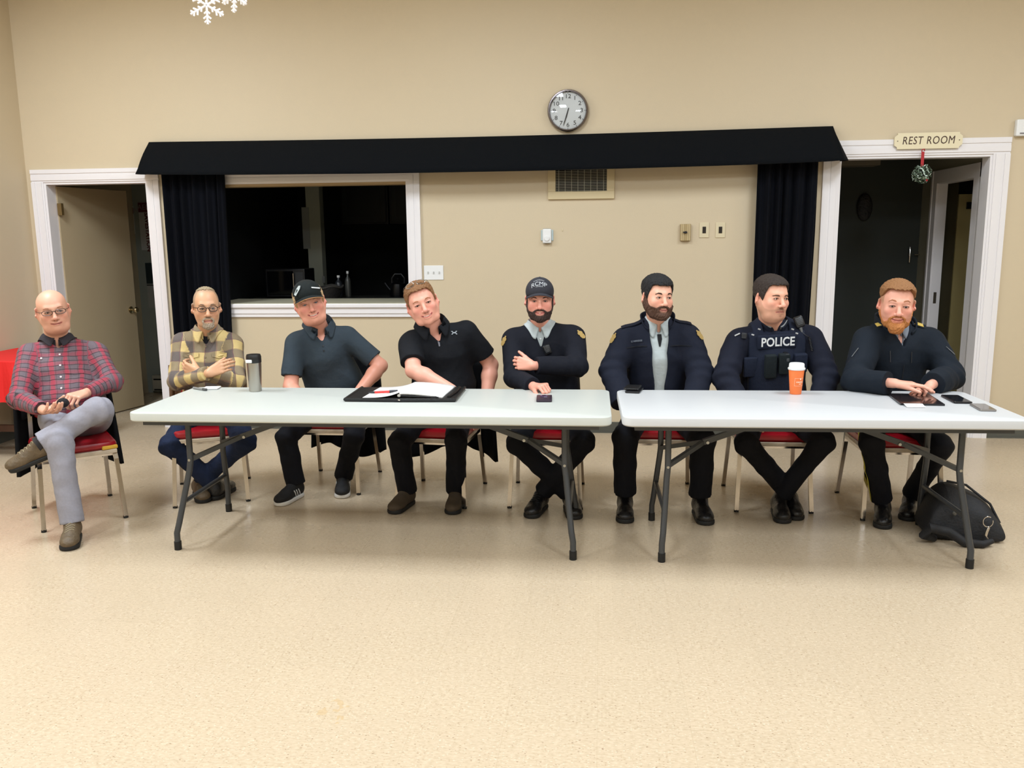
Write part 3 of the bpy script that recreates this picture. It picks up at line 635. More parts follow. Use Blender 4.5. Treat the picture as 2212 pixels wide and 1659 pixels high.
mk=on_table('marker_pen',-2.3,-2.235,'silver grey marker pen lying beside the small notepad','pen',-.5)
MB().cyl((-.06,0,.007),(.035,0,.007),.0065,14).build('barrel',mat('silver_grey',(150,152,152),.35,metal=.5),mk,True)
MB().cyl((.03,0,.007),(.06,0,.007),.008,14).build('cap',mat('dark_silver',(90,92,94),.35,metal=.5),mk,True)
# leather folio with binder pages
leather=mat('black_leather',(14,15,17),.42,noise=.2,nscale=60,bump=.3,bscale=180)
fo=on_table('leather_folio',-1.05,-2.345,'open black leather zip folio with white pages, on the left table','folio',.02)
mb=MB()
def quadslab(mb,pts,z0,z1):
    mb.prism(pts,lambda a,b:Vector((a,b,z0)),lambda a,b:Vector((a,b,z1)))
quadslab(mb,[(-.30,-.19),(.0,-.195),(.0,.19),(-.30,.17)],0,.014); mb.build('left_cover',leather,fo)
mb=MB(); quadslab(mb,[(.0,-.195),(.29,-.185),(.29,.185),(.0,.19)],0,.016); mb.build('right_cover',leather,fo)
MB().tube([(-.30,.17,.012),(-.30,-.19,.012),(0,-.196,.010),(.29,-.187,.012),(.29,.185,.012)],.009,8).build('zip_edge',leather,fo,True)
for p in ((-.298,-.188,.014),(-.01,-.2,.012)): MB().cyl(p,(p[0]+.012,p[1]-.004,p[2]),.004,8).build('zip_pull',chrome,fo)
MB().tube([(.25,-.15,.02),(.27,0,.024),(.265,.15,.02)],.008,8).build('handle',leather,fo,True)
paper=mat('paper_white',(240,238,234),.6)
mb=MB(); mb.grid(lambda u,v: Vector((-.21+.20*u+.02*v,-.165+.32*v,.017+.03*u*u*u*(1-.0*v))),14,4); mb.build('left_page',paper,fo,True,thick=.002)
mb=MB(); mb.grid(lambda u,v: Vector((-.01+.23*u+.02*v,-.165+.33*v,.047-.022*u*u)),14,4); mb.build('right_pages',paper,fo,True,thick=.012,off=-1)
MB().tube([(-.012,-.17,.03),(.012,.17,.03)],.009,10).build('ring_binding',chrome,fo,True)
MB().tube([(.0,-.176,.03),(.2,-.172,.022)],.003,6).box(.16,.19,-.18,-.168,.014,.028,.002).build('binder_clip',mat('dark_wire',(50,50,52),.4,metal=.6),fo)
pn=on_table('red_pen',-1.165,-2.42,'red and black marker pen lying on the folio page','pen',.35,ZT+.026)
MB().cyl((-.05,0,.006),(.03,0,.006),.007,14).build('barrel',mat('pen_red',(214,50,44),.35),pn,True)
MB().lathe([(0,-.085),(.003,-.084),(.006,-.062),(.0065,-.05)],(0,0,.006),14,Matrix.Rotation(PI/2,3,'Y')).build('tip',black_pl,pn,True)
MB().cyl((.03,0,.006),(.075,0,.006),.0085,14).build('cap',mat('pen_cap',(40,40,46),.35),pn,True)
def phone(x,y,rz,label,body,screen,w=.074,l=.15,t=.009,z=ZT,up=True):
    p=on_table('mobile_phone',x,y,label,'phone',rz,z); slab(w/2,l/2,.01,0,t,.002).build('phone_case',body,p,True)
    if up: slab(w/2-.004,l/2-.005,.008,t-.001,t+.0006,.0003).build('screen',screen,p)
    return p
dg=mat('phone_black',(20,20,24),.3); scr=mat('phone_screen',(10,10,14),.05,coat=.5)
ph=phone(-.292,-2.43,.05,'dark purple cased phone lying face down before the capped person',mat('phone_purple',(44,32,48),.4),scr,.082,.155,.011,up=False)
mb=MB(); mb.lathe([(.012,.011),(.02,.011),(.02,.0145),(.012,.0145)],(-.002,.035,0),24); mb.build('lens_ring',mat('violet_ring',(110,84,130),.3,metal=.5),ph,True)
MB().box(-.002,.016,.0,.014,.011,.0125,.001).build('camera_bump',mat('lens_grey',(120,118,130),.3),ph)
p6=phone(.193,-2.155,-.2,'black phone in a soft wallet case at the corner of the white table',dg,scr,.08,.155,.008,up=False)
wl=on_table('wallet_case',.185,-2.125,'black soft leather wallet lying on the phone at the table corner','wallet',-.2,ZT+.0085); slab(.042,.065,.012,0,.012,.005).build('wallet_body',leather,wl,True)
MB().tube([(-.04,-.06,.006),(.04,-.06,.006)],.003,6).build('stitching',mat('thread_grey',(60,60,62),.6),wl)
cup=on_table('coffee_cup',1.056,-2.20,'orange paper coffee cup with a white lid on the white table','cup')
MB().lathe([(0,.0),(.0285,0),(.030,.002),(.041,.135),(.0,.135)],(0,0,0),40).build('paper_cup',mat('orange_cup',(245,126,62),.5),cup,True)
MB().lathe([(.0,.133),(.044,.133),(.0455,.137),(.0455,.142),(.041,.145),(.0395,.164),(.036,.168),(.0,.166)],(0,0,0),40).build('lid',white_pl,cup,True)
cw=mat('cup_print',(255,226,196),.5)
def on_cyl(me,z,ry,off=0):
    for v in me.vertices:
        r_=.030+.011*(v.co.z+z)/.135+.0006+v.co.y*-1*0
        a=v.co.x/r_+off; v.co=Vector((r_*math.sin(a),-r_*math.cos(a),v.co.z+z))
def text_cyl(txt,size,z,off):
    me=text_mesh(txt,size,ext=0,bold=.03); me.transform(Matrix.Rotation(PI/2,4,'X')); on_cyl(me,z,0,off); return obj('lettering',me,cw,cup)
text_cyl('country',.0125,.070,.35); text_cyl('style',.007,.059,.42)
mb=MB()
for (x0,x1,z0,z1) in ((-.026,.03,.0895,.0905),(-.026,.03,.0475,.0485),(-.026,-.025,.0475,.0905),(.029,.03,.0475,.0905)):
    n=12
    for i in range(n):
        xa,xb=x0+(x1-x0)*i/n,x0+(x1-x0)*(i+1)/n; vs=[]
        for x,z in ((xa,z0),(xb,z0),(xb,z1),(xa,z1)):
            r_=.030+.011*z/.135+.0005; a=x/r_+.3; vs.append(mb.bm.verts.new((r_*math.sin(a),-r_*math.cos(a),z)))
        mb.bm.faces.new(vs)
mb.build('printed_frame',cw,cup)
mb=MB(); r_=.0365
mb.prism([(.0,.080),(.004,.083),(.002,.084),(.004,.087),(0,.092),(-.004,.087),(-.002,.084),(-.004,.083)],lambda a,z:Vector((r_*math.sin(a/r_+.45),-r_*math.cos(a/r_+.45)-.0005,z)),lambda a,z:Vector((r_*math.sin(a/r_+.45),-r_*math.cos(a/r_+.45)-.0015,z))); mb.build('printed_leaf',cw,cup)
tb=on_table('tablet_computer',1.625,-2.385,'black tablet under the folded hands on the white table','tablet',-.06)
mb=MB(); quadslab(mb,[(-.115,-.12),(.095,-.115),(.105,.17),(-.105,.165)],0,.009); mb.build('tablet_body',dg,tb)
mb=MB(); quadslab(mb,[(-.108,-.113),(.088,-.108),(.098,.163),(-.098,.158)],.0088,.0095); mb.build('screen',mat('tablet_screen',(38,30,30),.12,coat=.4),tb)
cd_=on_table('business_card',1.56,-2.53,'white business card with faint red print leaning on the tablet edge','card',.0)
MB().obox((0,0,.006),(.09,.052,.0008),Matrix.Rotation(.16,3,'X')).build('card_sheet',paper,cd_)
text_on('lettering','GRC',.010,(.012,.006,.0078),(1,0,0),(0,1,.16),mat('faint_red',(206,130,130),.6),cd_,ext=.0002)
phone(1.83,-2.345,-.04,'black phone with glossy screen right of the tablet',dg,scr,.088,.2,.010)
phone(1.872,-2.555,-.08,'silver edged phone with grey screen nearest the table corner',mat('phone_silver',(150,146,142),.3,metal=.6),mat('grey_screen',(52,48,44),.08,coat=.4),.075,.16,.009)
# ------------------------------------------------ bag on the floor
def bag():
    t=empty('duffel_bag',(1.98,-2.28,0),-.12,'black shoulder bag slumped on the floor under the white table','bag')
    nb=mat('black_nylon',(15,16,20),.65,noise=.2,nscale=60,bump=.25,bscale=90)
    t.scale=(.9,.9,.92)
    prof=[(-.30,.0),(-.29,.06),(-.27,.13),(-.25,.22),(-.16,.315),(-.06,.27),(.03,.24),(.1,.17),(.16,.07),(.155,.02),(.12,0)]
    mb=MB(); N=10; rings=[]
    for j in range(N+1):
        y=-.17+.34*j/N; f=math.sin(PI*(.12+.76*j/N))**.45
        rings.append([mb.bm.verts.new((x*(.82+.18*f)*1.0,y+.1*z,z*f if z>.02 else z)) for x,z in prof])
    for a,b in zip(rings,rings[1:]):
        for k in range(len(prof)-1): mb.bm.faces.new((a[k],a[k+1],b[k+1],b[k]))
        mb.bm.faces.new((a[-1],a[0],b[0],b[-1]))
    mb.bm.faces.new(rings[0]); mb.bm.faces.new(rings[-1][::-1])
    o=mb.build('bag_body',nb,t,True); md=o.modifiers.new('s','SUBSURF'); md.levels=2; md.render_levels=2
    MB().tube([(-.24,-.19,.02),(-.30,-.22,.05),(-.28,-.24,.10),(-.18,-.23,.08),(-.1,-.25,.03),(0,-.24,.02),(.06,-.2,.03)],.03,10,rs=[.02,.034,.03,.028,.026,.022,.015]).build('shoulder_strap',nb,t,True)
    MB().tube([(-.15,.0,.31),(-.05,-.03,.3),(.08,-.05,.2),(.13,-.08,.1)],.007,8).build('piping',nb,t,True)
    bx,by,bz=.035,-.178,.135
    ring=[(bx+.026*math.cos(a),by-.006,bz+.03*math.sin(a)) for a in [math.radians(d) for d in range(60,400,20)]]
    MB().tube(ring,.0032,6).build('d_ring',chrome,t,True)
    c=MB().tube([(bx+.004,by-.012,bz-.03),(bx-.006,by-.02,bz-.055),(bx-.01,by-.022,bz-.075)],.008,10).build('swivel_clasp',chrome,t,True)
    MB().tube([(bx-.01,by-.022,bz-.075),(bx-.002,by-.024,bz-.088),(bx+.006,by-.024,bz-.1),(bx-.004,by-.024,bz-.112),(bx-.014,by-.024,bz-.108)],.0035,6).build('hook',chrome,c,True)
    MB().sphere((-.14,-.175,.17),.012,(1,.4,1.2)).build('rivet',mat('dull_steel2',(90,90,88),.4,metal=.7),t,True)
bag()
# ================================================================ people: implicit surfaces meshed with surface nets
F4=np.float32
def nrm(v): v=np.asarray(v,float); return v/max(np.linalg.norm(v),1e-9)
class Cap:
    def __init__(s,a,b,ra,rb,fl=None,cut=0,cuta=0):
        s.a=np.array(a,float); s.b=np.array(b,float); s.ra=ra; s.rb=rb; s.fl=fl; s.cut=cut; s.cuta=cuta
        s.u=nrm(s.b-s.a)
        m=max(ra,rb)*(fl[1] if fl else 1); s.lo=np.minimum(s.a,s.b)-m; s.hi=np.maximum(s.a,s.b)+m
        s.B=s.b-s.a
        if fl: s.ax=nrm(fl[0]); s.g=1/fl[1]-1; s.B=s.B+s.ax*(s.B@s.ax)*s.g
        s.BB=max(s.B@s.B,1e-9)
    def d(s,P):
        q=P-s.a.astype(F4)
        if s.fl: q=q+(q@s.ax.astype(F4))[:,None]*(s.ax*s.g).astype(F4)
        t=np.clip(q@(s.B/s.BB).astype(F4),0,1)
        r=q-t[:,None]*s.B.astype(F4)
        o=np.sqrt(np.einsum('ij,ij->i',r,r))-(s.ra+(s.rb-s.ra)*t)
        if s.cut: o=np.maximum(o,(P-s.b.astype(F4))@s.u.astype(F4))
        if s.cuta: o=np.maximum(o,-((P-s.a.astype(F4))@s.u.astype(F4)))
        return o.astype(F4)
class Ell:
    def __init__(s,c,r,R=None):
        s.c=np.array(c,float); s.r=np.array(r,float); s.R=np.eye(3) if R is None else R
        m=s.r.max(); s.lo=s.c-m; s.hi=s.c+m
    def d(s,P):
        q=((P-s.c.astype(F4))@s.R.astype(F4))/s.r.astype(F4)
        k0=np.sqrt(np.einsum('ij,ij->i',q,q)); w=q/s.r.astype(F4); k1=np.sqrt(np.einsum('ij,ij->i',w,w))
        return (k0*(k0-1)/np.maximum(k1,1e-6)).astype(F4)
class Fn:
    def __init__(s,f,lo,hi): s.f=f; s.lo=np.array(lo,float); s.hi=np.array(hi,float)
    def d(s,P): return s.f(P).astype(F4)
class Box:      # oriented rounded box
    def __init__(s,c,h,R=None,r=.005):
        s.c=np.array(c,float); s.h=np.array(h,float); s.R=np.eye(3) if R is None else R; s.r=r
        m=np.linalg.norm(s.h); s.lo=s.c-m; s.hi=s.c+m
    def d(s,P):
        q=np.abs((P-s.c.astype(F4))@s.R.astype(F4))-(s.h-s.r).astype(F4)
        return (np.sqrt((np.maximum(q,0)**2).sum(1))+np.minimum(q.max(1),0)-s.r).astype(F4)
def smin(a,b,k):
    if k<=0: return np.minimum(a,b)
    h=np.clip(.5+.5*(b-a)/k,0,1); return b+(a-b)*h-k*h*(1-h)
def field(ops,P,idx=None):
    r=None
    for i in (range(len(ops)) if idx is None else idx):
        op,pr,k=ops[i]; d=pr.d(P)
        if op=='u': r=d if r is None else smin(r,d,k)
        elif r is None: continue
        elif op=='s': r=-smin(-r,d,k)
        elif op=='i': r=-smin(-r,-d,k)
    return np.full(len(P),1.,F4) if r is None else r
_E=[(0,1),(2,3),(4,5),(6,7),(0,2),(1,3),(4,6),(5,7),(0,4),(1,5),(2,6),(3,7)]   # corner bits: x=4,y=2,z=1
_CO=np.array([[(i>>2)&1,(i>>1)&1,i&1] for i in range(8)],F4)
def bake(ops,h,n=14):
    U=[o[1] for o in ops if o[0]=='u']
    lo=np.min([u.lo for u in U],0)-3*h; hi=np.max([u.hi for u in U],0)+3*h
    nb=np.ceil((hi-lo)/(n*h)).astype(int)
    gi=np.stack(np.meshgrid(*[np.arange(k) for k in nb],indexing='ij'),-1).reshape(-1,3)
    C=(lo+(gi+.5)*n*h).astype(F4); R=.5*math.sqrt(3)*n*h
    D=[pr.d(C) for _,pr,_ in ops]
    dm=np.min([d for d,o in zip(D,ops) if o[0]=='u'],0)
    kmax=max(o[2] for o in ops)
    Fc=field(ops,C)
    act=np.where((np.abs(Fc)<R*1.25+.01)&(dm<R*1.3+kmax))[0]
    N=(nb*n+4).astype(np.int64); keys=[];poss=[];quads=[]
    m=n+2; ax=np.arange(m)-1
    loc=np.stack(np.meshgrid(ax,ax,ax,indexing='ij'),-1).reshape(-1,3)
    for b in act:
        g0=gi[b]*n; base=lo+g0*h
        P_=(base+loc*h).astype(F4)
        idx=[i for i,(op,pr,k) in enumerate(ops) if (D[i][b]<=dm[b]+2*R+k if op=='u' else (D[i][b]<R*1.2+k+.01 if op=='s' else True))]
        V=field(ops,P_,idx).reshape(m,m,m)
        if V.min()>0 or V.max()<0: continue
        ins=V<0
        c8=np.stack([V[i:i+m-1,j:j+m-1,k:k+m-1] for i in (0,1) for j in (0,1) for k in (0,1)],-1)
        s8=(c8<0).sum(-1); A=np.argwhere((s8>0)&(s8<8))
        if len(A)==0: continue
        v=c8[A[:,0],A[:,1],A[:,2]]; acc=np.zeros((len(A),3),F4); cnt=np.zeros(len(A),F4)
        for p,q in _E:
            a_,b_=v[:,p],v[:,q]; cr=(a_<0)!=(b_<0); t=np.where(cr,a_/np.where(cr,a_-b_,1),0)
            acc+=np.where(cr[:,None],_CO[p]+(_CO[q]-_CO[p])*t[:,None],0); cnt+=cr
        pos=base+(A-1+acc/cnt[:,None])*h
        gk=(A+g0)           # cell index shifted by +1
        keys.append((gk[:,0]*N[1]+gk[:,1])*N[2]+gk[:,2]); poss.append(pos)
        I=ins[1:n+1,1:n+1,1:n+1]
        for axs in range(3):
            sl=[slice(1,n+1)]*3; sl[axs]=slice(2,n+2); J=ins[tuple(sl)]
            for flip in (0,1):
                e=np.argwhere((I&~J) if not flip else (~I&J))
                if len(e)==0: continue
                e=e+1+g0
                o1=np.zeros(3,int); o2=np.zeros(3,int); o1[(axs+1)%3]=1; o2[(axs+2)%3]=1
                cs=[e-o1-o2,e-o2,e,e-o1]
                if flip: cs=cs[::-1]
                quads.append(np.stack([(c[:,0]*N[1]+c[:,1])*N[2]+c[:,2] for c in cs],-1))
    keys=np.concatenate(keys); poss=np.concatenate(poss); quads=np.concatenate(quads)
    uk,first=np.unique(keys,return_index=True); Vt=poss[first]
    Q=np.searchsorted(uk,quads); Q=np.clip(Q,0,len(uk)-1); ok=(uk[Q]==quads).all(1); return Vt,Q[ok]
def to_mesh(name,V,Q,m,parent,col=None,cloth=None,origin=None,label=None):
    me=bpy.data.meshes.new(name)
    if origin is not None: V=V-origin
    me.vertices.add(len(V)); me.vertices.foreach_set('co',V.astype(F4).ravel())
    me.loops.add(len(Q)*4); me.loops.foreach_set('vertex_index',Q.astype(np.int32).ravel())
    me.polygons.add(len(Q)); me.polygons.foreach_set('loop_start',np.arange(0,len(Q)*4,4,dtype=np.int32)); me.polygons.foreach_set('loop_total',np.full(len(Q),4,np.int32))
    me.update(calc_edges=True); me.validate()
    if col is not None:
        a=me.attributes.new('tint','FLOAT_COLOR','POINT'); a.data.foreach_set('color',np.concatenate([col,np.ones((len(col),1))],1).astype(F4).ravel())
    if cloth is not None:
        a=me.attributes.new('weave','FLOAT_VECTOR','POINT'); a.data.foreach_set('vector',cloth.astype(F4).ravel())
    me.shade_smooth(); return obj(name,me,m,parent,label=label)
def rotm(yaw,pitch,roll):      # local x=viewer right, -y=forward, z=up
    return np.array(Matrix.Rotation(math.radians(yaw),3,'Z')@Matrix.Rotation(math.radians(pitch),3,'X')@Matrix.Rotation(math.radians(roll),3,'Y'))
def lin(*c): return np.array(srgb(*c))
skin_m=mat('skin',(220,170,140),.46,attr='tint',bump=.06,bscale=220,spec=.45)
hair_m=mat('hair_strands',(60,40,25),.75,attr='tint',noise=.32,nscale=230,bump=.5,bscale=260,stretch=(1,1,.3))
eyew=mat('eye_white',(226,216,206),.2,spec=.6)
teeth_m=mat('teeth',(226,214,196),.3)
lens_m=glossy_clear('spectacle_lens')
# ---- head
class Head:
    def __init__(s,c,yaw,pitch,roll,S=1.,w=1.,jaw=1.,fat=0.,smile=0.,open_=0.,lid=.0,brow=0.,**k):
        s.c=np.array(c,float); s.R=rotm(yaw,pitch,roll); s.S=S; s.w=w; s.jaw=jaw; s.fat=fat; s.smile=smile; s.open=open_; s.lid=lid; s.browup=brow
    def p(s,x,y,z): return s.c+s.R@(np.array([x*s.w,y,z])*s.S)
    def loc(s,P): L=((P-s.c.astype(F4))@s.R.astype(F4))/F4(s.S); L=L.copy(); L[:,0]/=s.w; return L
    def cap(s,a,b,ra,rb,fl=None): 
        if fl: fl=(s.R@np.array(fl[0],float),fl[1])
        return Cap(s.p(*a),s.p(*b),ra*s.S,rb*s.S,fl)
    def ell(s,c,r,rz=0,ry=0,rx=0):
        R=s.R@rotm(rz,rx,ry); return Ell(s.p(*c),np.array([r[0]*s.w,r[1],r[2]])*s.S,R)
    def base(s):
        j=s.jaw; f=s.fat; o=[('u',s.ell((0,.016,.038),(.076,.096,.080)),0),('u',s.ell((0,-.018,.0),(.0655,.070,.088)),.03)]
        for q in (-1,1):
            o+=[('u',s.cap((q*.056*j,.012,-.035),(q*.036*j,-.043,-.087-f*.3),.021+f*.3,.0185+f*.3),.03),('u',s.cap((q*.036*j,-.043,-.087-f*.3),(0,-.064,-.096),.0185+f*.3,.019),.022)]
        o+=[('u',s.ell((0,-.015,-.058),(.053*j,.058,.046)),.03),('u',s.ell((0,-.073,-.098),(.021,.0155,.015)),.018)]
        for q in (-1,1): o+=[('u',s.ell((q*.042,-.062,-.026-.0+s.smile*.12),(.023,.019,.021)),.025)]
        o+=[('u',s.ell((0,-.067,-.062),(.033,.026,.032)),.02)]
        for q in (-1,1): o+=[('u',s.ell((q*.036,-.030,-.046),(.030,.040,.036)),.02)]
        if f>.008: o+=[('u',s.ell((0,-.022,-.108-f*.4),(.052*j,.045,.024+f*.6)),.03)]
        return o
    def face(s):
        o=s.base(); sm=s.smile; op=s.open
        o+=[('u',s.cap((-.034,-.074,.026),(-.008,-.083,.023),.0095,.0095),.018),('u',s.cap((.034,-.074,.026),(.008,-.083,.023),.0095,.0095),.018)]
        for q in (-1,1): o+=[('s',s.ell((q*.0315,-.098,.004),(.0175,.0155,.0115)),.012)]
        o+=[('u',s.cap((0,-.083,.014),(0,-.107,-.029),.0082,.0115),.012),('u',s.ell((0,-.1105,-.034),(.0135,.012,.0115)),.006)]
        for q in (-1,1): o+=[('u',s.ell((q*.0142,-.0985,-.0385),(.0085,.0105,.0085)),.005)]
        for q in (-1,1): o+=[('s',s.ell((q*.0066,-.105,-.0475),(.0035,.005,.004)),.002)]
        # eyelid dome over the eyeball with an almond slit
        hz=.0056*(1-s.lid*.52)
        for q in (-1,1):
            o+=[('u',s.ell((q*.0315,-.0745,.0025),(.0165,.0140,.0120)),.004),('u',s.cap((q*.019,-.086,.0085),(q*.044,-.0815,.0075),.0028,.0026),.004)]
            o+=[('s',s.ell((q*.0315,-.0925,.0015),(.0128,.0115,hz),0,q*3),.0015)]
        s.hz=hz
        for q in (-1,1):
            # smile fold
            o+=[('u',s.cap((q*.019,-.089,-.042),(q*.037,-.076,-.068+sm*.3),.0045,.005),.012)] if sm>.01 else []
        wl=.0245+sm*.5; zc=sm*1.1
        up=-.0628+op*.35; lo_=-.0758-op*.9
        for q in (-1,1):
            o+=[('u',s.cap((0,-.0935,up),(q*wl*.45,-.0925,up+.001),.0033,.0033),.004),('u',s.cap((q*wl*.45,-.0925,up+.001),(q*wl,-.0825,-.0685+zc),.0033,.0018),.004)]
            o+=[('u',s.cap((0,-.0925,lo_),(q*wl*.5,-.0905,lo_+.001+zc*.3),.0044,.0038),.004),('u',s.cap((q*wl*.5,-.0905,lo_+.001+zc*.3),(q*wl*.95,-.0825,-.0695+zc),.0038,.0018),.004)]
            rs=.0016+op*.42
            o+=[('s',s.cap((0,-.0985,(up+lo_)/2),(q*wl*.5,-.0965,(up+lo_)/2+zc*.25),rs,rs*.9),.0025),('s',s.cap((q*wl*.5,-.0965,(up+lo_)/2+zc*.25),(q*wl,-.087,-.069+zc),rs*.9,.0011),.0025)]
        for q in (-1,1):
            o+=[('u',s.ell((q*.083,.012,-.004),(.0075,.020,.032),q*32,q*-8,8),.006),('s',s.ell((q*.0905,.003,.0),(.006,.011,.019),q*32,0,8),.004),('u',s.ell((q*.077,.006,-.028),(.006,.009,.010),q*15),.006)]
        s.slit=[(s.cap((0,-.0965,(up+lo_)/2),(q*wl*.5,-.0945,(up+lo_)/2+zc*.25),.0,.0),s.cap((q*wl*.5,-.0945,(up+lo_)/2+zc*.25),(q*wl,-.085,-.069+zc),.0,.0)) for q in (-1,1)]
        s.lipz=(up,lo_,wl)
        return o
    def tint(s,P,skin,lip,flush,dark,stub=None,stubt=.0,buzz=None,buzzf=None,must=None):
        P=P.astype(F4); L=s.loc(P); x,y,z=L.T; n=len(P)
        C=np.tile(skin,(n,1)).astype(float)
        inh=(z>-.14)&(z<.13)&(np.abs(x)<.1)&(y>-.13)&(y<.13)
        fl=.55*np.exp(-(((np.abs(x)-.042)/.022)**2+((z+.03)/.022)**2))*(y<-.03)+.5*np.exp(-((x/.014)**2+((z+.035)/.014)**2))*(y<-.085)+.5*(np.abs(x)>.074)*(np.abs(z+.004)<.04)
        fl=fl*inh; C=C*(1-fl[:,None]*.6)+flush*(fl[:,None]*.6)
        def mixin(m,c,C): m=np.clip(m,0,1)[:,None]; return C*(1-m)+c*m
        az=np.degrees(np.arctan2(np.abs(x),-(y-.0)))
        if stub is not None and stubt>0:
            zl=np.interp(az,[0,17,22,40,60,75,85,95],[-.040,-.040,-.052,-.058,-.048,-.022,-.0,-.03]); m=stubt*np.clip((zl-z)/.008,0,1)*np.clip((z+.128)/.01,0,1)*(y<.02)*inh
            C=mixin(m,stub,C)
        up,lo_,wl=s.lipz
        if must is not None:
            zz=(z+.055)+np.abs(x)*.25; mm=np.clip(1.6-np.hypot(x/.024,zz/.0062),0,1)*.75*(y<-.06); mm=np.maximum(mm,np.clip(1.5-np.hypot(x/.009,(z+.092)/.006),0,1)*.5*(y<-.06)); C=mixin(mm*inh,must,C)
        ds=np.min([c.d(P) for pr in s.slit for c in pr],0)
        lipm=np.clip(1.6-ds/.0050/s.S,0,1)*inh; C=mixin(lipm*.85,lip,C)
        C=mixin(np.clip(1.5-ds/.0022/s.S,0,1)*(.9)*inh,dark,C)
        nd=np.hypot(np.abs(x)-.0066,z+.0475); C=mixin(np.clip(1.5-nd/.0032,0,1)*(y<-.085)*.85,dark,C)
        ez=np.hypot((np.abs(x)-.0315)/.0145,(z-.0015)/(s.hz+.0022)); C=mixin(np.clip((1.18-ez)/.25,0,1)*.8*(y<-.06)*((z>.001)*.6+.4),dark*.6,C)
        ez=np.hypot((np.abs(x)-.031)/.02,(z-.002)/.012); C=mixin(np.clip(1.2-ez,0,1)*.25*(y<-.06),C*.6+dark*.4,C)
        if buzz is not None: C=mixin(buzzf(x,y,z,az)*inh,buzz,C)
        return C
    def scalp(s,ops_base,zl,tfun,lo=-.12,hi=.16,nzf=1.):
        """hair or beard shell: offset of the base head, limited by region(x,y,z,az)"""
        def f(P):
            L=s.loc(P); x,y,z=L.T; az=np.degrees(np.arctan2(np.abs(x),-(y-0)))
            d=field(ops_base,P)
            nz=.0016*np.sin(x*430+7*np.sin(z*60+y*40))*np.sin(z*170+y*150)+.0012*np.sin(y*330+x*240+4*np.sin(z*80))
            return np.maximum(d-(tfun(x,y,z,az)+nz*nzf)*s.S,zl(x,y,z,az)*s.S)
        cs=np.array([s.p(a,b,c) for a in (-.11,.11) for b in (-.13,.13) for c in (lo,hi)])
        return Fn(f,cs.min(0),cs.max(0))
def add_eyes(hd,par,og,iris,gaze=(0,0),lidded=0):
    for q in (-1,1):
        c=hd.p(q*.0315,-.0742,.0022); r=.0122*hd.S
        e=MB().sphere(tuple(c-og),r,u=20,v=14).build('eye',eyew,par,True)
        g=hd.R@nrm(np.array([math.sin(math.radians(gaze[0])),-1,math.sin(math.radians(gaze[1]))]))
        ic=c+g*r*.62-og; Q=Vector(g).to_track_quat('Z','Y').to_matrix()
        MB().lathe([(0,r*.42),(r*.2,r*.405),(r*.46,r*.32),(r*.50,r*.25)],tuple(ic),20,Q).build('iris',iris,e,True)
def add_brows(hd,par,og,m,th=.0033,up=0.,arch=.006,wid=1.):
    for q in (-1,1):
        z0=.021+up; pts=[(q*.014,-.0895,z0),(q*.024,-.0895,z0+arch*.7),(q*.036,-.0855,z0+arch),(q*.050,-.0745,z0-.001)]
        P_=[tuple(hd.p(*p)-og) for p in pts]
        MB().tube(P_,th*hd.S,8,rs=[th*hd.S*f for f in (1.1,1.25,1.0,.5)]).build('eyebrow',m,par,True)
def add_glasses(hd,par,og,m,z=.0,y=-.103,w=.0245,hgt=.0165,name='glasses',raise_=0,th=.0017,shape=2.6,lens=True):
    g=bpy.data.objects.new(name,None); 
    mb=MB()
    def rim(q):
        pts=[]
        for k in range(25):
            a=2*PI*k/24; c,s_=math.cos(a),math.sin(a); X=q*.0335+w*np.sign(c)*abs(c)**(2/shape); Z=z+hgt*np.sign(s_)*abs(s_)**(2/shape)
            Y=y+.35*(abs(X)-.02)**2*10+(.0 if abs(X)<.03 else (abs(X)-.03)*.30)
            pts.append((X,Y,Z))
        return pts
    P0=None
    for q in (-1,1):
        rr=[tuple(hd.p(*p)-og) for p in rim(q)]; 
        if P0 is None: fr=mb.tube(rr,th,6,cap=False); P0=1
        else: mb.tube(rr,th,6,cap=False)
    mb.tube([tuple(hd.p(*p)-og) for p in ((-.010,y+.001,z+.004),(0,y-.001,z+.007),(.010,y+.001,z+.004))],th*1.1,6)
    fo_=mb.build(name,m,par,True)
    for q in (-1,1):
        MB().tube([tuple(hd.p(*p)-og) for p in ((q*.056,y+.010,z+.006),(q*.070,y+.022,z+.007),(q*.0795,y+.06,z+.006),(q*.083,y+.112,z+.004))],th*1.0,6).build('temple_arm',m,fo_,True)
        if lens:
            mb=MB(); vs=[mb.bm.verts.new(tuple(hd.p(*p)-og)) for p in rim(q)[:-1]]; mb.bm.faces.new(vs); mb.build('lens',lens_m,fo_)
    return fo_
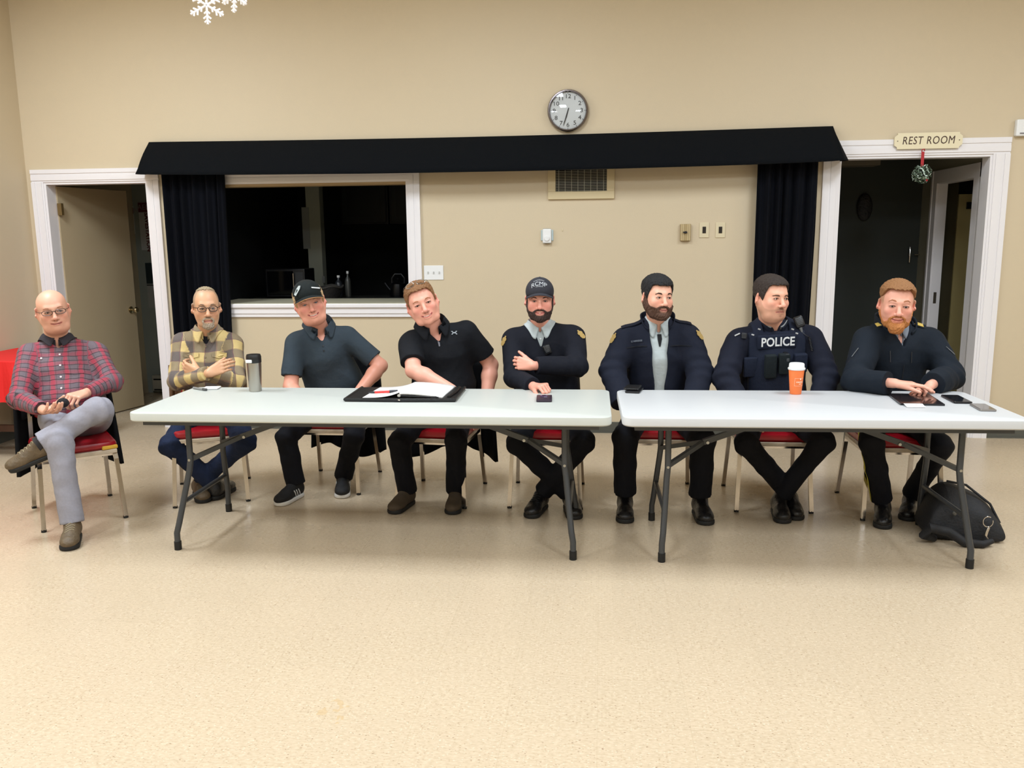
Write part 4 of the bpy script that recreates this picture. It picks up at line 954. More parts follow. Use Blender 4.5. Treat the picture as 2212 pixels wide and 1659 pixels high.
# ---- hand
def hand_ops(W,dir_,palm,thumb_side,curl=(30,35,25),spread=.0,S=1.,thumb=(.55,.75,.35),tcurl=20,curls=None,k=.012,taper=1.):
    """W wrist, dir_ wrist->knuckles, palm = direction the palm faces, thumb_side = vector towards the thumb"""
    W=np.array(W,float); d=nrm(dir_); n=np.array(palm,float); n=nrm(n-d*(n@d)); a=np.cross(d,n)
    if a@np.array(thumb_side,float)<0: a=-a
    o=[]; S*=1.04
    kn=[W+(d*f+a*g)*S for f,g in ((.088,.031),(.092,.0105),(.087,-.0105),(.079,-.0300))]
    for i,kp in enumerate(kn):
        o.append(('u',Cap(W+(d*.012+a*(.016-.011*i))*S,kp,.0150*S,.0112*S),.012 if i else 0))
    L=((.043,.025,.021),(.047,.029,.022),(.044,.027,.021),(.035,.021,.018)); rr=(.0087,.0089,.0085,.0076)
    for i in range(4):
        c=curls[i] if curls else curl; an=0; p=kn[i]; dd=nrm(d+a*(1.5-i)*spread)
        for j in range(3):
            an+=math.radians(c[j]); q=p+(dd*math.cos(an)+n*math.sin(an))*L[i][j]*S
            r0=rr[i]*S*(1-.06*j); o.append(('u',Cap(p,q,r0*1.04,r0*.94),.004)); p=q
    t0=W+(d*.022+a*.022+n*.006)*S; td=nrm(d*thumb[0]+a*thumb[1]+n*thumb[2]); t1=t0+td*.044*S
    td2=nrm(td+(n*.5+d*.5)*math.radians(tcurl)*1.5); t2=t1+td2*.034*S; td3=nrm(td2+(n*.4+d*.6)*math.radians(tcurl)); t3=t2+td3*.026*S
    o+=[('u',Cap(t0,t1,.0155*S,.0115*S),.012),('u',Cap(t1,t2,.0108*S,.0098*S),.005),('u',Cap(t2,t3,.0098*S,.0082*S),.004)]
    o[0]=(o[0][0],o[0][1],k)
    return o
# ---- cloth wrinkle displacement
def wrinkle(V,Q,amp,sc,seed=0,seg=None):
    rs=np.random.RandomState(seed)
    # vertex normals
    a,b,c,d=[V[Q[:,i]] for i in range(4)]; fn=np.cross(c-a,d-b); N=np.zeros_like(V)
    for i in range(4): np.add.at(N,Q[:,i],fn)
    N/=np.maximum(np.linalg.norm(N,axis=1),1e-12)[:,None]
    X=V*sc; X=X+.5*np.sin(X[:,[1,2,0]]*1.3+rs.uniform(0,6,3))
    w=np.zeros(len(V))
    for i in range(5):
        k=rs.normal(size=3); k[2]*=1.5; k=nrm(k)*rs.uniform(2.2,4.6); ph=rs.uniform(0,6); w+=(1.-1.9*np.abs(np.sin(X@k*.5+ph)))*(1-.12*i)
    fade=np.ones(len(V))
    if seg:
        w*=.6
        for (E_,S_,W_) in seg:      # creases gather at the elbow
            d=np.linalg.norm(V-E_,axis=1); u=nrm(W_-S_); w+=1.5*np.exp(-(d/.10)**2)*np.sin((V-E_)@u*95+2*np.sin((V-E_)@np.cross(u,[.3,.5,.8])*30))
    return V+N*(amp*w*.5)[:,None]
# weave coordinates for patterned cloth
def weave(V,segs,tr):
    """segs: list of (a,b,r,ref,v0); tr=(origin,axis x,axis z, axis y)"""
    D=[]; 
    out=np.zeros((len(V),3)); q=V-tr[0]; x=q@tr[1]; z=q@tr[2]; y=q@tr[3]
    # torso wraps round: u = arc-like
    out[:,0]=x+np.sign(x)*np.maximum(0,(y+.02))*.6; out[:,1]=z
    best=np.full(len(V),1e9)
    for a,b,r,ref,v0 in segs:
        a=np.array(a);b=np.array(b); B=b-a; L=np.linalg.norm(B); u=B/L; t=np.clip((V-a)@u,0,L); c=a+t[:,None]*u; dd=np.linalg.norm(V-c,axis=1)-r
        e1=nrm(np.array(ref)-u*(np.array(ref)@u)); e2=np.cross(u,e1); w=V-c; ang=np.arctan2(w@e2,w@e1)
        m=(dd<best)&(dd<.018); best=np.where(m,dd,best); out[m,0]=(ang*r)[m]; out[m,1]=(v0-t)[m]; out[m,2]=1
    return out
def plaid_mat(name,base,bands,rough=.8,bump=.3):
    """bands: list of (axis 0/1, period, start, width, colour, strength)"""
    m=bpy.data.materials.new(name); m.use_nodes=True; nt=m.node_tree; N=nt.nodes.new; Lk=nt.links.new; b=nt.nodes['Principled BSDF']; b.inputs['Roughness'].default_value=rough
    at=N('ShaderNodeAttribute'); at.attribute_name='weave'; sp=N('ShaderNodeSeparateXYZ'); 
    tc=N('ShaderNodeTexCoord'); wn=N('ShaderNodeTexNoise'); wn.inputs['Scale'].default_value=9; Lk(tc.outputs['Object'],wn.inputs[0]); wm=N('ShaderNodeVectorMath'); wm.operation='SCALE'; wm.inputs['Scale'].default_value=.03; Lk(wn.outputs['Color'],wm.inputs[0]); wa=N('ShaderNodeVectorMath'); Lk(at.outputs['Vector'],wa.inputs[0]); Lk(wm.outputs[0],wa.inputs[1]); Lk(wa.outputs[0],sp.inputs[0])
    r=N('ShaderNodeRGB'); r.outputs[0].default_value=(*srgb(*base),1); c=r.outputs[0]
    for ax,per,st,wd,colr,stg in bands:
        a=N('ShaderNodeMath'); a.operation='ADD'; Lk(sp.outputs[ax],a.inputs[0]); a.inputs[1].default_value=10*per-st
        mo=N('ShaderNodeMath'); mo.operation='FLOORED_MODULO'; Lk(a.outputs[0],mo.inputs[0]); mo.inputs[1].default_value=per
        lt=N('ShaderNodeMath'); lt.operation='LESS_THAN'; Lk(mo.outputs[0],lt.inputs[0]); lt.inputs[1].default_value=wd
        mu=N('ShaderNodeMath'); mu.operation='MULTIPLY'; Lk(lt.outputs[0],mu.inputs[0]); mu.inputs[1].default_value=stg
        mx=N('ShaderNodeMix'); mx.data_type='RGBA'; Lk(mu.outputs[0],mx.inputs['Factor']); Lk(c,mx.inputs['A']); mx.inputs['B'].default_value=(*srgb(*colr),1); c=mx.outputs['Result']
    n1=N('ShaderNodeTexNoise'); n1.inputs['Scale'].default_value=300; Lk(tc.outputs['Object'],n1.inputs[0]); mr=N('ShaderNodeMapRange'); mr.inputs[3].default_value=.8; mr.inputs[4].default_value=1.2; Lk(n1.outputs[0],mr.inputs[0]); vm=N('ShaderNodeVectorMath'); vm.operation='SCALE'; Lk(c,vm.inputs[0]); Lk(mr.outputs[0],vm.inputs['Scale']); Lk(vm.outputs[0],b.inputs['Base Color'])
    n2=N('ShaderNodeTexNoise'); n2.inputs['Scale'].default_value=26; n2.inputs['Detail'].default_value=4; Lk(tc.outputs['Object'],n2.inputs[0]); bp=N('ShaderNodeBump'); bp.inputs['Strength'].default_value=bump; bp.inputs['Distance'].default_value=.012; Lk(n2.outputs[0],bp.inputs['Height']); Lk(bp.outputs[0],b.inputs['Normal'])
    return m
# joints: px,py,Y   (A = viewer's left side, B = viewer's right side)
V3=lambda *a: np.array(a,float)
PP={}
PP[1]=dict(head=P(114,670,-2.17),N=P(124,742,-2.12),SA=P(62,768,-2.22),SB=P(208,762,-2.03),
 EA=P(42,862,-2.42),WA=P(95,886,-2.56),EB=P(243,826,-2.12),WB=P(183,850,-2.34),
 PC=V3(-3.10,-2.20,.555),HA=V3(-3.17,-2.26,.548),HB=V3(-3.03,-2.14,.548),
 KA=P(128,950,-2.66),AA=P(155,1122,-2.72),TA=P(150,1192,-2.88),KB=P(214,884,-2.50),AB=P(88,958,-2.68),TB=P(12,1000,-2.76))
PP[2]=dict(head=P(446,664,-1.86),N=P(447,722,-1.78),SA=P(392,742,-1.80),SB=P(504,742,-1.72),
 EA=P(384,822,-1.92),WA=P(452,806,-2.07),EB=P(510,822,-1.88),WB=P(430,806,-2.03),
 PC=V3(-2.47,-1.74,.555),HA=V3(-2.55,-1.78,.548),HB=V3(-2.38,-1.70,.548),
 KA=P(368,962,-2.10),AA=P(465,1040,-1.96),TA=P(492,1022,-1.80),KB=P(530,955,-2.08),AB=P(430,1048,-1.90),TB=P(440,1078,-2.05))
PP[3]=dict(head=P(669,653,-1.80),N=P(690,716,-1.68),SA=P(638,740,-1.76),SB=P(752,728,-1.60),
 EA=P(628,835,-1.86),WA=P(650,878,-1.98),EB=P(822,790,-1.58),WB=P(772,850,-1.78),
 PC=V3(-1.70,-1.48,.555),HA=V3(-1.79,-1.50,.548),HB=V3(-1.60,-1.46,.548),
 KA=P(618,945,-1.92),AA=P(640,1066,-1.90),TA=P(598,1092,-2.10),KB=P(765,942,-1.86),AB=P(742,1036,-1.72),TB=P(738,1062,-1.92))
PP[4]=dict(head=P(912,655,-1.90),N=P(935,716,-1.82),SA=P(888,742,-1.86),SB=P(1010,718,-1.74),
 EA=P(893,800,-2.02),WA=P(975,842,-2.12),EB=P(1060,788,-1.66),WB=P(1050,868,-1.78),
 PC=V3(-.96,-1.68,.555),HA=V3(-1.05,-1.69,.548),HB=V3(-.87,-1.67,.548),
 KA=P(862,955,-2.10),AA=P(880,1068,-2.0),TA=P(845,1100,-2.2),KB=P(985,950,-2.10),AB=P(985,1062,-1.98),TB=P(975,1100,-2.2))
PP[5]=dict(head=P(1166,648,-1.80),N=P(1166,712,-1.72),SA=P(1108,735,-1.74),SB=P(1240,728,-1.70),
 EA=P(1112,815,-1.93),WA=P(1155,836,-2.16),EB=P(1248,792,-1.88),WB=P(1150,790,-2.02),
 PC=V3(-.32,-1.66,.555),HA=V3(-.41,-1.66,.548),HB=V3(-.23,-1.66,.548),
 KA=P(1118,958,-2.08),AA=P(1232,1082,-2.02),TA=P(1240,1105,-2.16),KB=P(1262,955,-2.10),AB=P(1168,1080,-2.02),TB=P(1145,1110,-2.2))
PP[6]=dict(head=P(1420,642,-1.80),N=P(1421,704,-1.72),SA=P(1350,738,-1.74),SB=P(1486,730,-1.72),
 EA=P(1322,800,-1.82),WA=P(1345,872,-1.98),EB=P(1512,800,-1.80),WB=P(1500,872,-1.95),
 PC=V3(.36,-1.64,.555),HA=V3(.27,-1.64,.548),HB=V3(.45,-1.64,.548),
 KA=P(1350,946,-2.10),AA=P(1350,1092,-2.06),TA=P(1350,1125,-2.28),KB=P(1518,950,-2.12),AB=P(1512,1090,-2.06),TB=P(1528,1130,-2.27))
PP[7]=dict(head=P(1666,643,-1.80),N=P(1670,706,-1.72),SA=P(1592,740,-1.74),SB=P(1752,732,-1.70),
 EA=P(1566,815,-1.86),WA=P(1600,880,-2.0),EB=P(1785,815,-1.82),WB=P(1765,880,-1.95),
 PC=V3(1.03,-1.66,.555),HA=V3(.94,-1.66,.548),HB=V3(1.12,-1.66,.548),
 KA=P(1612,958,-2.10),AA=P(1708,1072,-1.94),TA=P(1718,1096,-2.08),KB=P(1778,955,-2.12),AB=P(1682,1085,-2.0),TB=P(1692,1118,-2.18))
PP[8]=dict(head=P(1937,657,-1.92),N=P(1932,716,-1.82),SA=P(1872,738,-1.88),SB=P(2010,738,-1.80),
 EA=P(1848,822,-2.06),WA=P(1932,828,-2.24),EB=P(2052,812,-1.96),WB=P(2010,832,-2.16),
 PC=V3(1.70,-1.76,.555),HA=V3(1.61,-1.77,.548),HB=V3(1.79,-1.75,.548),
 KA=P(1882,955,-2.2),AA=P(1908,1082,-2.06),TA=P(1908,1118,-2.26),KB=P(2032,965,-2.18),AB=P(1968,1060,-1.92),TB=P(1962,1095,-2.05))
# ---------------------------------------------------------------- person assembly
class Pn: pass
def tframe(j):
    x=nrm(j['SB']-j['SA']); m=(j['SA']+j['SB'])/2; z=nrm(m-j['PC']); z=nrm(z-x*(z@x)); y=np.cross(z,x); return x,y,z,m
def torso_ops(j,off,rc=.118,rb=.128,fx=1.38,sh=.058,belly=.0,bz=.4,by=.0):
    x,y,z,m=tframe(j); c=m-z*.115+y*.005
    o=[('u',Cap(j['PC']+z*.02,c,rb+off,rc+off,(x,fx)),0),('u',Cap(j['SA']+x*.025,j['SB']-x*.025,sh+off,sh+off),.07),
       ('u',Cap(j['N']+y*.018+z*.004,j['SA']*.62+j['N']*.38+y*.01,.052+off,.047+off),.05),('u',Cap(j['N']+y*.018+z*.004,j['SB']*.62+j['N']*.38+y*.01,.052+off,.047+off),.05)]
    if belly: b=j['PC']*(1-bz)+c*bz-y*(.03+belly*.5)+y*by; o.append(('u',Ell(b,(.135+belly*.6+off,.10+belly+off,.13+off),np.stack([x,y,z],1)),.06))
    return o
def wedge(j,zb,wt,zt=.02,wb=.004,xo=0,lean=0,yb=0.02):
    x,y,z,m=tframe(j); N_=j['N']
    def f(P):
        q=P-N_.astype(F4); a=q@x.astype(F4); b=q@y.astype(F4); c=q@z.astype(F4); t=np.clip((c-zb)/(zt-zb),0,1.6); w=wb+(wt-wb)*t
        return np.maximum(np.maximum(np.abs(a-xo-lean*c)-w,zb-c),b-yb)
    return Fn(f,N_-.3,N_+.3)
def bvh(V,Q): return BVHTree.FromPolygons([tuple(v) for v in V],[tuple(map(int,q)) for q in Q])
def front(bv,j,a,c,lift=.002,frm=None):
    x,y,z,m=frm or tframe(j); o=j['N']+x*a+z*c-y*.6; h=bv.ray_cast(Vector(o),Vector(y))
    if h[0] is None: return j['N']+x*a+z*c-y*.13,-y
    n=np.array(h[1]); n=n if n@y<0 else -n; return np.array(h[0])-y*lift,n
def decal(bv,j,me,a,c,m,par,og,lift=.003,name='lettering',frm=None,rot=0,sub=0):
    """lay a flat mesh (drawn in x/y) on the front of the garment"""
    x,y,z,_=frm or tframe(j); bm=bmesh.new(); bm.from_mesh(me)
    if sub: bmesh.ops.triangulate(bm,faces=bm.faces); bmesh.ops.subdivide_edges(bm,edges=bm.edges,cuts=sub)
    cr,sr=math.cos(rot),math.sin(rot)
    for v in bm.verts:
        X,Y=v.co.x*cr-v.co.y*sr,v.co.x*sr+v.co.y*cr
        h,_n=front(bv,j,a+X,c+Y,lift+v.co.z,frm and (x,y,z,None)); v.co=Vector(h-og)
    bm.to_mesh(me); bm.free(); return obj(name,me,m,par)
def ac(bv,j,px,py):
    r=pix_hit(bv,px,py); x,y,z,_=tframe(j)
    if r is None: return 0.,-.1
    return float((r[0]-j['N'])@x),float((r[0]-j['N'])@z)
def flat(poly,th=.0015):
    mb=MB(); mb.prism(poly,lambda a,b:Vector((a,b,0)),lambda a,b:Vector((a,b,th))); me=bpy.data.meshes.new('patch'); bmesh.ops.recalc_face_normals(mb.bm,faces=mb.bm.faces); mb.bm.to_mesh(me); mb.bm.free(); return me
def collar(j,par,og,m,bv=None,rx=.070,ry=.068,h=.04,flap=.044,gap=.22,tip=.028,dy=.014,dz=.018,name='collar',stand=False,open_=0.,th=.0035,off=.004,flare=.3,wv=False,fall=.55):
    x,y,z,_=tframe(j); N_=j['N']+y*dy+z*dz
    def fn(u,v):
        ph=gap+(2*PI-2*gap)*u; e=min(ph-gap,2*PI-gap-ph); f=math.exp(-(e/fall)**2); sgn=1 if math.sin(ph)>0 else -1
        cx,cy=math.sin(ph)*rx,-math.cos(ph)*ry; drop=-(.034+open_)*f
        if stand: r_=1.02+.12*v*(1-.3*f); zz=h*v+drop*.9; return N_+x*(cx*r_+sgn*open_*f*.6)+y*(cy*r_)+z*zz
        if v<.4: t=v/.4; r_=1+.03*t; zz=h*t+drop-.01*(1-t)
        else: t=(v-.4)/.6; r_=1.03+flare*t; zz=h-(flap+tip*f)*t+drop
        return N_+x*(cx*r_+sgn*f*.020*max(0,v-.4)/.6)+y*(cy*r_-.010*f*v)+z*zz
    def push(u,v):
        p=fn(u,v)
        if bv is not None and (v>.45 or stand):
            l,n,i,d=bv.find_nearest(Vector(p))
            if l is not None:
                n=np.array(n); l=np.array(l); s_=(p-l)@n
                if s_<off: p=l+n*off
        return Vector(p-og)
    o=MB().grid(push,44,10).build(name,m,par,True,thick=th,off=1)
    if wv: set_weave(o,j,og)
    return o
def set_weave(o,j,og):
    x,y,z,m=tframe(j); n=len(o.data.vertices); V=np.zeros(n*3); o.data.vertices.foreach_get('co',V); V=V.reshape(-1,3)+og
    a=o.data.attributes.new('weave','FLOAT_VECTOR','POINT'); a.data.foreach_set('vector',weave(V,[],(j['PC'],x,z,y)).astype(F4).ravel())
def trouser_ops(j,off=0,th=.086,kn=.064,cf=.056,hem=.058,cut=True,hip=.108):
    x,y,z,m=tframe(j); o=[('u',Cap(j['HA']+z*.01,j['HB']+z*.01,hip+off,hip+off),0),('u',Cap(j['PC'],j['PC']+z*.06,.115+off,.118+off,(x,1.3)),.04)]
    for s in 'AB':
        H,K,A=j['H'+s],j['K'+s],j['A'+s]; e=A+nrm(K-A)*j.get('hem',.035)
        o.append(('u',Cap(H,K,th+off,kn+off),.05)); mid=K*.55+e*.45
        o.append(('u',Cap(K,mid,kn+off,cf+off),.02)); o.append(('u',Cap(mid,e,cf+off,hem+off,cut=1 if cut else 0),.02 if s=='A' else .012))
    return o
def shoe(name,A,T,up,par,og,m,msole,boot=.05,L=.27,W=1.,label=None,laces=None,trim=None,shaft=None):
    up=nrm(up); sv=up if shaft is None else nrm(shaft); f=T-A; f=nrm(f-up*(f@up)); sd=np.cross(f,up); O=A-up*.088
    hl=-.055; tl=L-.062
    o=[('u',Cap(O+f*(hl+.04)+up*.047,O+f*.10+up*.045,.039*W,.041*W),0),('u',Ell(O+f*(tl-.062)+up*.037,(.047*W,.062,.033),np.stack([sd,f,up],1)),.03),
       ('u',Cap(O+up*.07+f*-.008,O+up*.09+sv*(.005+boot),.041*W,.043*W,cut=1),.03),('u',Cap(O+up*.085+f*.02,O+f*.09+up*.055,.035,.032),.02),
       ('i',Fn(lambda P:(.016-(P-O.astype(F4))@up.astype(F4)),O-.4,O+.4),.006)]
    V,Q=bake(o,.005,10); sh=to_mesh(name,V,Q,m,par,origin=og,label=label)
    fo=[('u',Cap(O+f*(hl+.043)+up*.012,O+f*(tl-.056)+up*.012,.042*W,.050*W),0),('i',Fn(lambda P:((P-O.astype(F4))@up.astype(F4))-.026,O-.4,O+.4),.004),('i',Fn(lambda P:-((P-O.astype(F4))@up.astype(F4))+.001,O-.4,O+.4),.003)]
    V2,Q2=bake(fo,.0045,10); to_mesh('sole',V2,Q2,msole,sh,origin=og)
    if laces:
        bv=bvh(V,Q)
        for k in range(5):
            c=O+f*(.035+.02*k)+up*.2; pts=[]
            for t in np.linspace(-.022,.022,6):
                h=bv.ray_cast(Vector(c+sd*t+f*(.008*math.sin(t*90))),Vector(-up))
                if h[0] is not None: pts.append(tuple(np.array(h[0])+up*.001-og))
            if len(pts)>2: MB().tube(pts,.0022,6).build('lace',laces,sh,True)
    return sh,O,f,sd,up,(V,Q)
def person(k,j,label,hdk,skinc,top,arms,hands,trous,shoes,neck=.057,torso={},cut=None,build_=None):
    for s,sp in zip('AB',shoes):
        if 'up' not in sp: j['A'+s][2]=.089
    og=np.array([j['PC'][0],j['PC'][1],0.]); root=empty('person',tuple(og),0,label,'person')
    hd=Head(j['head'],**hdk); p=Pn(); p.j=j; p.og=og; p.root=root; p.hd=hd
    x,y,z,m=tframe(j); p.fr=(x,y,z,m)
    # body: head, neck, trunk, arms, hands and legs grown as one surface
    ops=hd.face()
    ops.append(('u',Cap(hd.p(0,.022,-.045),j['N']+y*.022-z*.0,neck*.97,neck*1.04),.028))
    to=dict(torso); t_ops=torso_ops(j,-.022,**to); t_ops=[(a,b,min(c,.03)) for a,b,c in t_ops[1:4]]
    c=m-z*.115
    ops.append(('u',Cap(c,m-z*.06,to.get('rc',.118)-.024,to.get('rc',.118)-.034,(x,1.3)),.02)); ops+=t_ops
    ops.append(('u',Cap(j['PC'],c,.07,.08,(x,1.3)),.04))
    for s in 'AB':
        bare=arms.get('bare',False); ru,re,rw=arms.get('r',(.047,.040,.028)) if bare else (.034,.030,.026)
        ops.append(('u',Cap(j['S'+s],j['E'+s],ru,re),.03)); W_=j['W'+s]
        if bare: 
            md=j['E'+s]*.7+W_*.3; ops.append(('u',Cap(j['E'+s],md,re*1.0,re*1.04),.015)); ops.append(('u',Cap(md,W_,re*1.04,rw),.02))
        else: ops.append(('u',Cap(j['E'+s],W_,re,rw),.015))
        ops.append(('u',Cap(j['H'+s],j['K'+s],.05,.045),.03)); ops.append(('u',Cap(j['K'+s],j['A'+s],.042,.034),.02))
        f=j['T'+s]-j['A'+s]; ops.append(('u',Cap(j['A'+s],j['A'+s]+nrm(f)*.05-z*.02,.024,.018),.02))
    for hk in hands: ops+=hand_ops(**hk)
    V,Q=bake(ops,.0034,14)
    tk=dict(skinc); C=hd.tint(V,**tk)
    p.body=to_mesh('body',V,Q,skin_m,root,col=C,origin=og)
    # trousers
    tr=trouser_ops(j,**trous.get('ops',{})); V,Q=bake(tr,.009,10); V=wrinkle(V,Q,trous.get('wr',.005),9,k,[(j['K'+s],j['H'+s],j['A'+s]) for s in 'AB'])
    if 'mat' in trous: p.trousers=to_mesh('trousers',V,Q,trous['mat'],root,origin=og); p.trVQ=(V,Q)
    for s,sp in zip('AB',shoes):
        A=j['A'+s].copy(); T=j['T'+s].copy(); up=sp.pop('up',None); sp=dict(sp); sp.setdefault('shaft',nrm(j['K'+s]-j['A'+s]))
        if up is None:
            up=(0,0,1); A[2]=.089
        r=shoe(sp.pop('name','shoe'),A,T,up,root,og,**sp); setattr(p,'shoe'+s,r)
    # top garment
    def garment(name,off,mt,sleeve,cuts=(),rs=(.060,.052,.040),h=.0062,wr=.005,wsc=9.,wv=False,tk=torso,label=None,extra=(),hemz=None):
        o=torso_ops(j,off,**tk)
        segs=[]
        for s in 'AB':
            S_,E_,W_=j['S'+s],j['E'+s],j['W'+s]
            if sleeve=='long':
                e=W_+nrm(E_-W_)*arms.get('cuff',.0)
                o+=[('u',Cap(S_,E_,rs[0]+off,rs[1]+off),.035),('u',Cap(E_,e,rs[1]+off,rs[2]+off,cut=1),.014)]
                L1=np.linalg.norm(E_-S_); segs+=[(S_,E_,rs[0]+off,-y,0.),(E_,e,rs[2]+off,z,-L1)]
            elif sleeve=='short':
                fr=arms.get('slf',.72); e=S_+(E_-S_)*fr; o+=[('u',Cap(S_,e,rs[0]+off,rs[1]+off+.006,cut=1),.035)]
        o+=list(extra)
        o+=[('i',Fn(lambda P:-((P-j['PC'].astype(F4))@z.astype(F4))-(.02 if hemz is None else hemz),j['PC']-.5,j['PC']+.5),.01)]
        for cpr in cuts: o.append(('s',cpr,.006))
        V,Q=bake(o,h,12); V0=V; V=wrinkle(V,Q,wr,wsc,k+11,[(j['E'+s],j['S'+s],j['W'+s]) for s in 'AB'] if sleeve=='long' else None) if wr else V
        cl=weave(V0,segs,(j['PC'],x,z,y)) if wv else None
        ob=to_mesh(name,V,Q,mt,root,cloth=cl,origin=og,label=label); ob_bv=bvh(V,Q); return ob,ob_bv
    p.garment=garment
    return p
def epaulette(p,s,m,bar=None):
    pass
# ---- materials for clothing
def cloth(name,rgb,**k): 
    kk=dict(rough=.85,noise=.12,nscale=90,bump=.65,bscale=15,spec=.28); kk.update(k); return mat(name,rgb,**kk)
navy=cloth('navy_wool',(10,13,24)); dark_tr=cloth('dark_navy_trousers',(9,10,18)); 
boot_b=mat('black_boot_leather',(20,19,20),.32,bump=.3,bscale=80); boot_br=mat('brown_boot_leather',(92,76,54),.6,noise=.4,nscale=30,bump=.5,bscale=60)
sole_b=mat('black_sole',(18,17,16),.7); lace_m=mat('boot_lace',(150,138,110),.8); 
irisb=mat('brown_iris',(44,28,20),.15); irisg=mat('grey_blue_iris',(60,74,84),.15)
DARK=lin(70,26,22)
def SK(base,lip,fl,**k): d=dict(skin=lin(*base),lip=lin(*lip),flush=lin(*fl),dark=DARK); d.update(k); return d
J=PP
# ================= person 1: red plaid, bald, glasses, legs crossed
j=J[1]; j['hem']=.0
x,y,z,m=tframe(j)
pl1=plaid_mat('red_plaid_flannel',(118,72,82),[(1,.058,0,.029,(88,86,90),.62),(0,.074,0,.037,(96,90,96),.5),(0,.074,.045,.022,(170,36,60),.55),(1,.058,.034,.018,(160,44,62),.3),(0,.037,.0,.0022,(60,20,34),.6),(1,.029,0,.0036,(26,14,20),.9)])
hA=dict(W=j['WA'],dir_=P(122,893,-2.66)-j['WA'],palm=nrm(P(120,860,-2.64)-P(120,893,-2.66))+np.array([.3,-.2,.3]),thumb_side=P(118,862,-2.60)-j['WA'],curls=((22,24,18),(18,22,16),(20,24,18),(26,28,20)),thumb=(.55,.5,.75),tcurl=8)
hB=dict(W=j['WB'],dir_=P(140,862,-2.50)-j['WB'],palm=np.array([-.25,.15,-1.]),thumb_side=np.array([-.2,.6,.4]),curls=((50,60,35),(55,62,35),(58,62,35),(60,62,35)),thumb=(.8,.3,.3),tcurl=30)
fB=nrm(j['TB']-j['AB']); sB=nrm(j['KB']-j['AB']); UPB=nrm(np.array([-.15,-.35,.9])); UPB=nrm(UPB-fB*(UPB@fB)*1.0+sB*.15)
p=person(1,j,'bald person in red and grey plaid shirt with glasses, legs crossed, at far left',
 dict(yaw=37,pitch=4,roll=-7,S=.99,w=1.06,jaw=1.12,fat=.012,smile=.003,lid=.35),
 SK((214,160,134),(178,92,80),(206,110,92),stub=lin(190,130,104),stubt=.25),None,dict(cuff=.02),[hA,hB],
 dict(mat=cloth('grey_chinos',(142,140,148),bscale=14,bump=.5),ops=dict(th=.088,kn=.070,cf=.062,hem=.064),wr=.008),
 [dict(name='boot',m=boot_br,msole=sole_b,laces=lace_m,boot=.09),dict(name='boot',m=boot_br,msole=sole_b,laces=lace_m,boot=.07,up=UPB,shaft=nrm(j['KB']-j['AB']))],neck=.064,torso=dict(rc=.128,rb=.142,fx=1.34,belly=.03))
MB().tube([tuple(j['AB']-p.og-sB*.02),tuple(j['AB']+sB*.10-p.og)],.047,16).build('sock',mat('dark_sock',(40,36,36),.9),p.root,True)
sh,bv=p.garment('shirt',.004,pl1,'long',[wedge(j,-.035,.04,xo=.006)],rs=(.062,.054,.042),wr=.007,wv=True,hemz=-.0)
cm=mat('dark_collar_cloth',(36,30,36),.85,bump=.3,bscale=200)
cl_=collar(j,sh,p.og,cm,bv,rx=.076,ry=.074,h=.04,flap=.040,gap=.10,tip=.018)
btn=mat('pearl_button',(226,206,206),.3)
for c in (-.085,-.155,-.225,-.295):
    q,n=front(bv,j,.012,c,.001); MB().lathe([(0,.003),(.0055,.003),(.006,0)],tuple(q-p.og),12,Vector(n).to_track_quat('Z','Y').to_matrix()).build('button',btn,sh,True)
q,n=front(bv,j,-.085,-.1,.001); MB().lathe([(0,.003),(.0055,.003),(.006,0)],tuple(q-p.og),12,Vector(n).to_track_quat('Z','Y').to_matrix()).build('button',btn,sh,True)
me=flat([(-.05,-.055),(0,-.064),(.05,-.055),(.05,.055),(-.05,.055)],.001); set_weave(decal(bv,j,me,.085,-.15,pl1,sh,p.og,.002,'chest_pocket',sub=3),j,p.og)
add_eyes(p.hd,p.root,p.og,irisb,(8,0)); add_brows(p.hd,p.root,p.og,mat('sandy_brow',(150,100,76),.9),.0028)
add_glasses(p.hd,p.root,p.og,mat('dark_brown_frame',(40,28,26),.3),z=.001,th=.0017,hgt=.014,w=.026)
bnk=p.og; obk=MB().sphere(tuple((P(136,870,-2.56))-p.og),.030,(1.1,.9,.9)).build('dark_knit_cap',mat('dark_knit',(24,20,24),.9,bump=.8,bscale=90),None,True)
obk.location=tuple(p.og); tag(obk,'small dark crumpled thing held in the hands of the person in red plaid','held item')
# ---- shared helpers for hair, caps and patches
def pix_hit(bv,px,py):
    d=nrm(_ray(px,py)); h=bv.ray_cast(Vector(CAM),Vector(d))
    if h[0] is None: return None
    n=np.array(h[1]); n=n if n@d<0 else -n; return np.array(h[0]),n
def patch(bv,px,py,poly,m,par,og,name='shoulder_patch',sc=1.,lift=.003,th=.0015,up=(0,0,1),rot=0,label=None):
    r=pix_hit(bv,px,py)
    if r is None: return None
    p0,n=r; u=np.array(up,float); u=nrm(u-n*(u@n)); r_=np.cross(u,n); mb=MB(); c_,s_=math.cos(rot),math.sin(rot)
    f=lambda k:(lambda a,b: Vector(p0+n*(lift+k)+r_*(a*c_-b*s_)*sc+u*(a*s_+b*c_)*sc-og))
    mb.prism(poly,f(0),f(th)); return mb.build(name,m,par,label=label)
def hairtint(ob,c): 
    me=ob.data; n=len(me.vertices); a=me.attributes.new('tint','FLOAT_COLOR','POINT'); a.data.foreach_set('color',np.tile(np.array([*c,1.],F4),n))
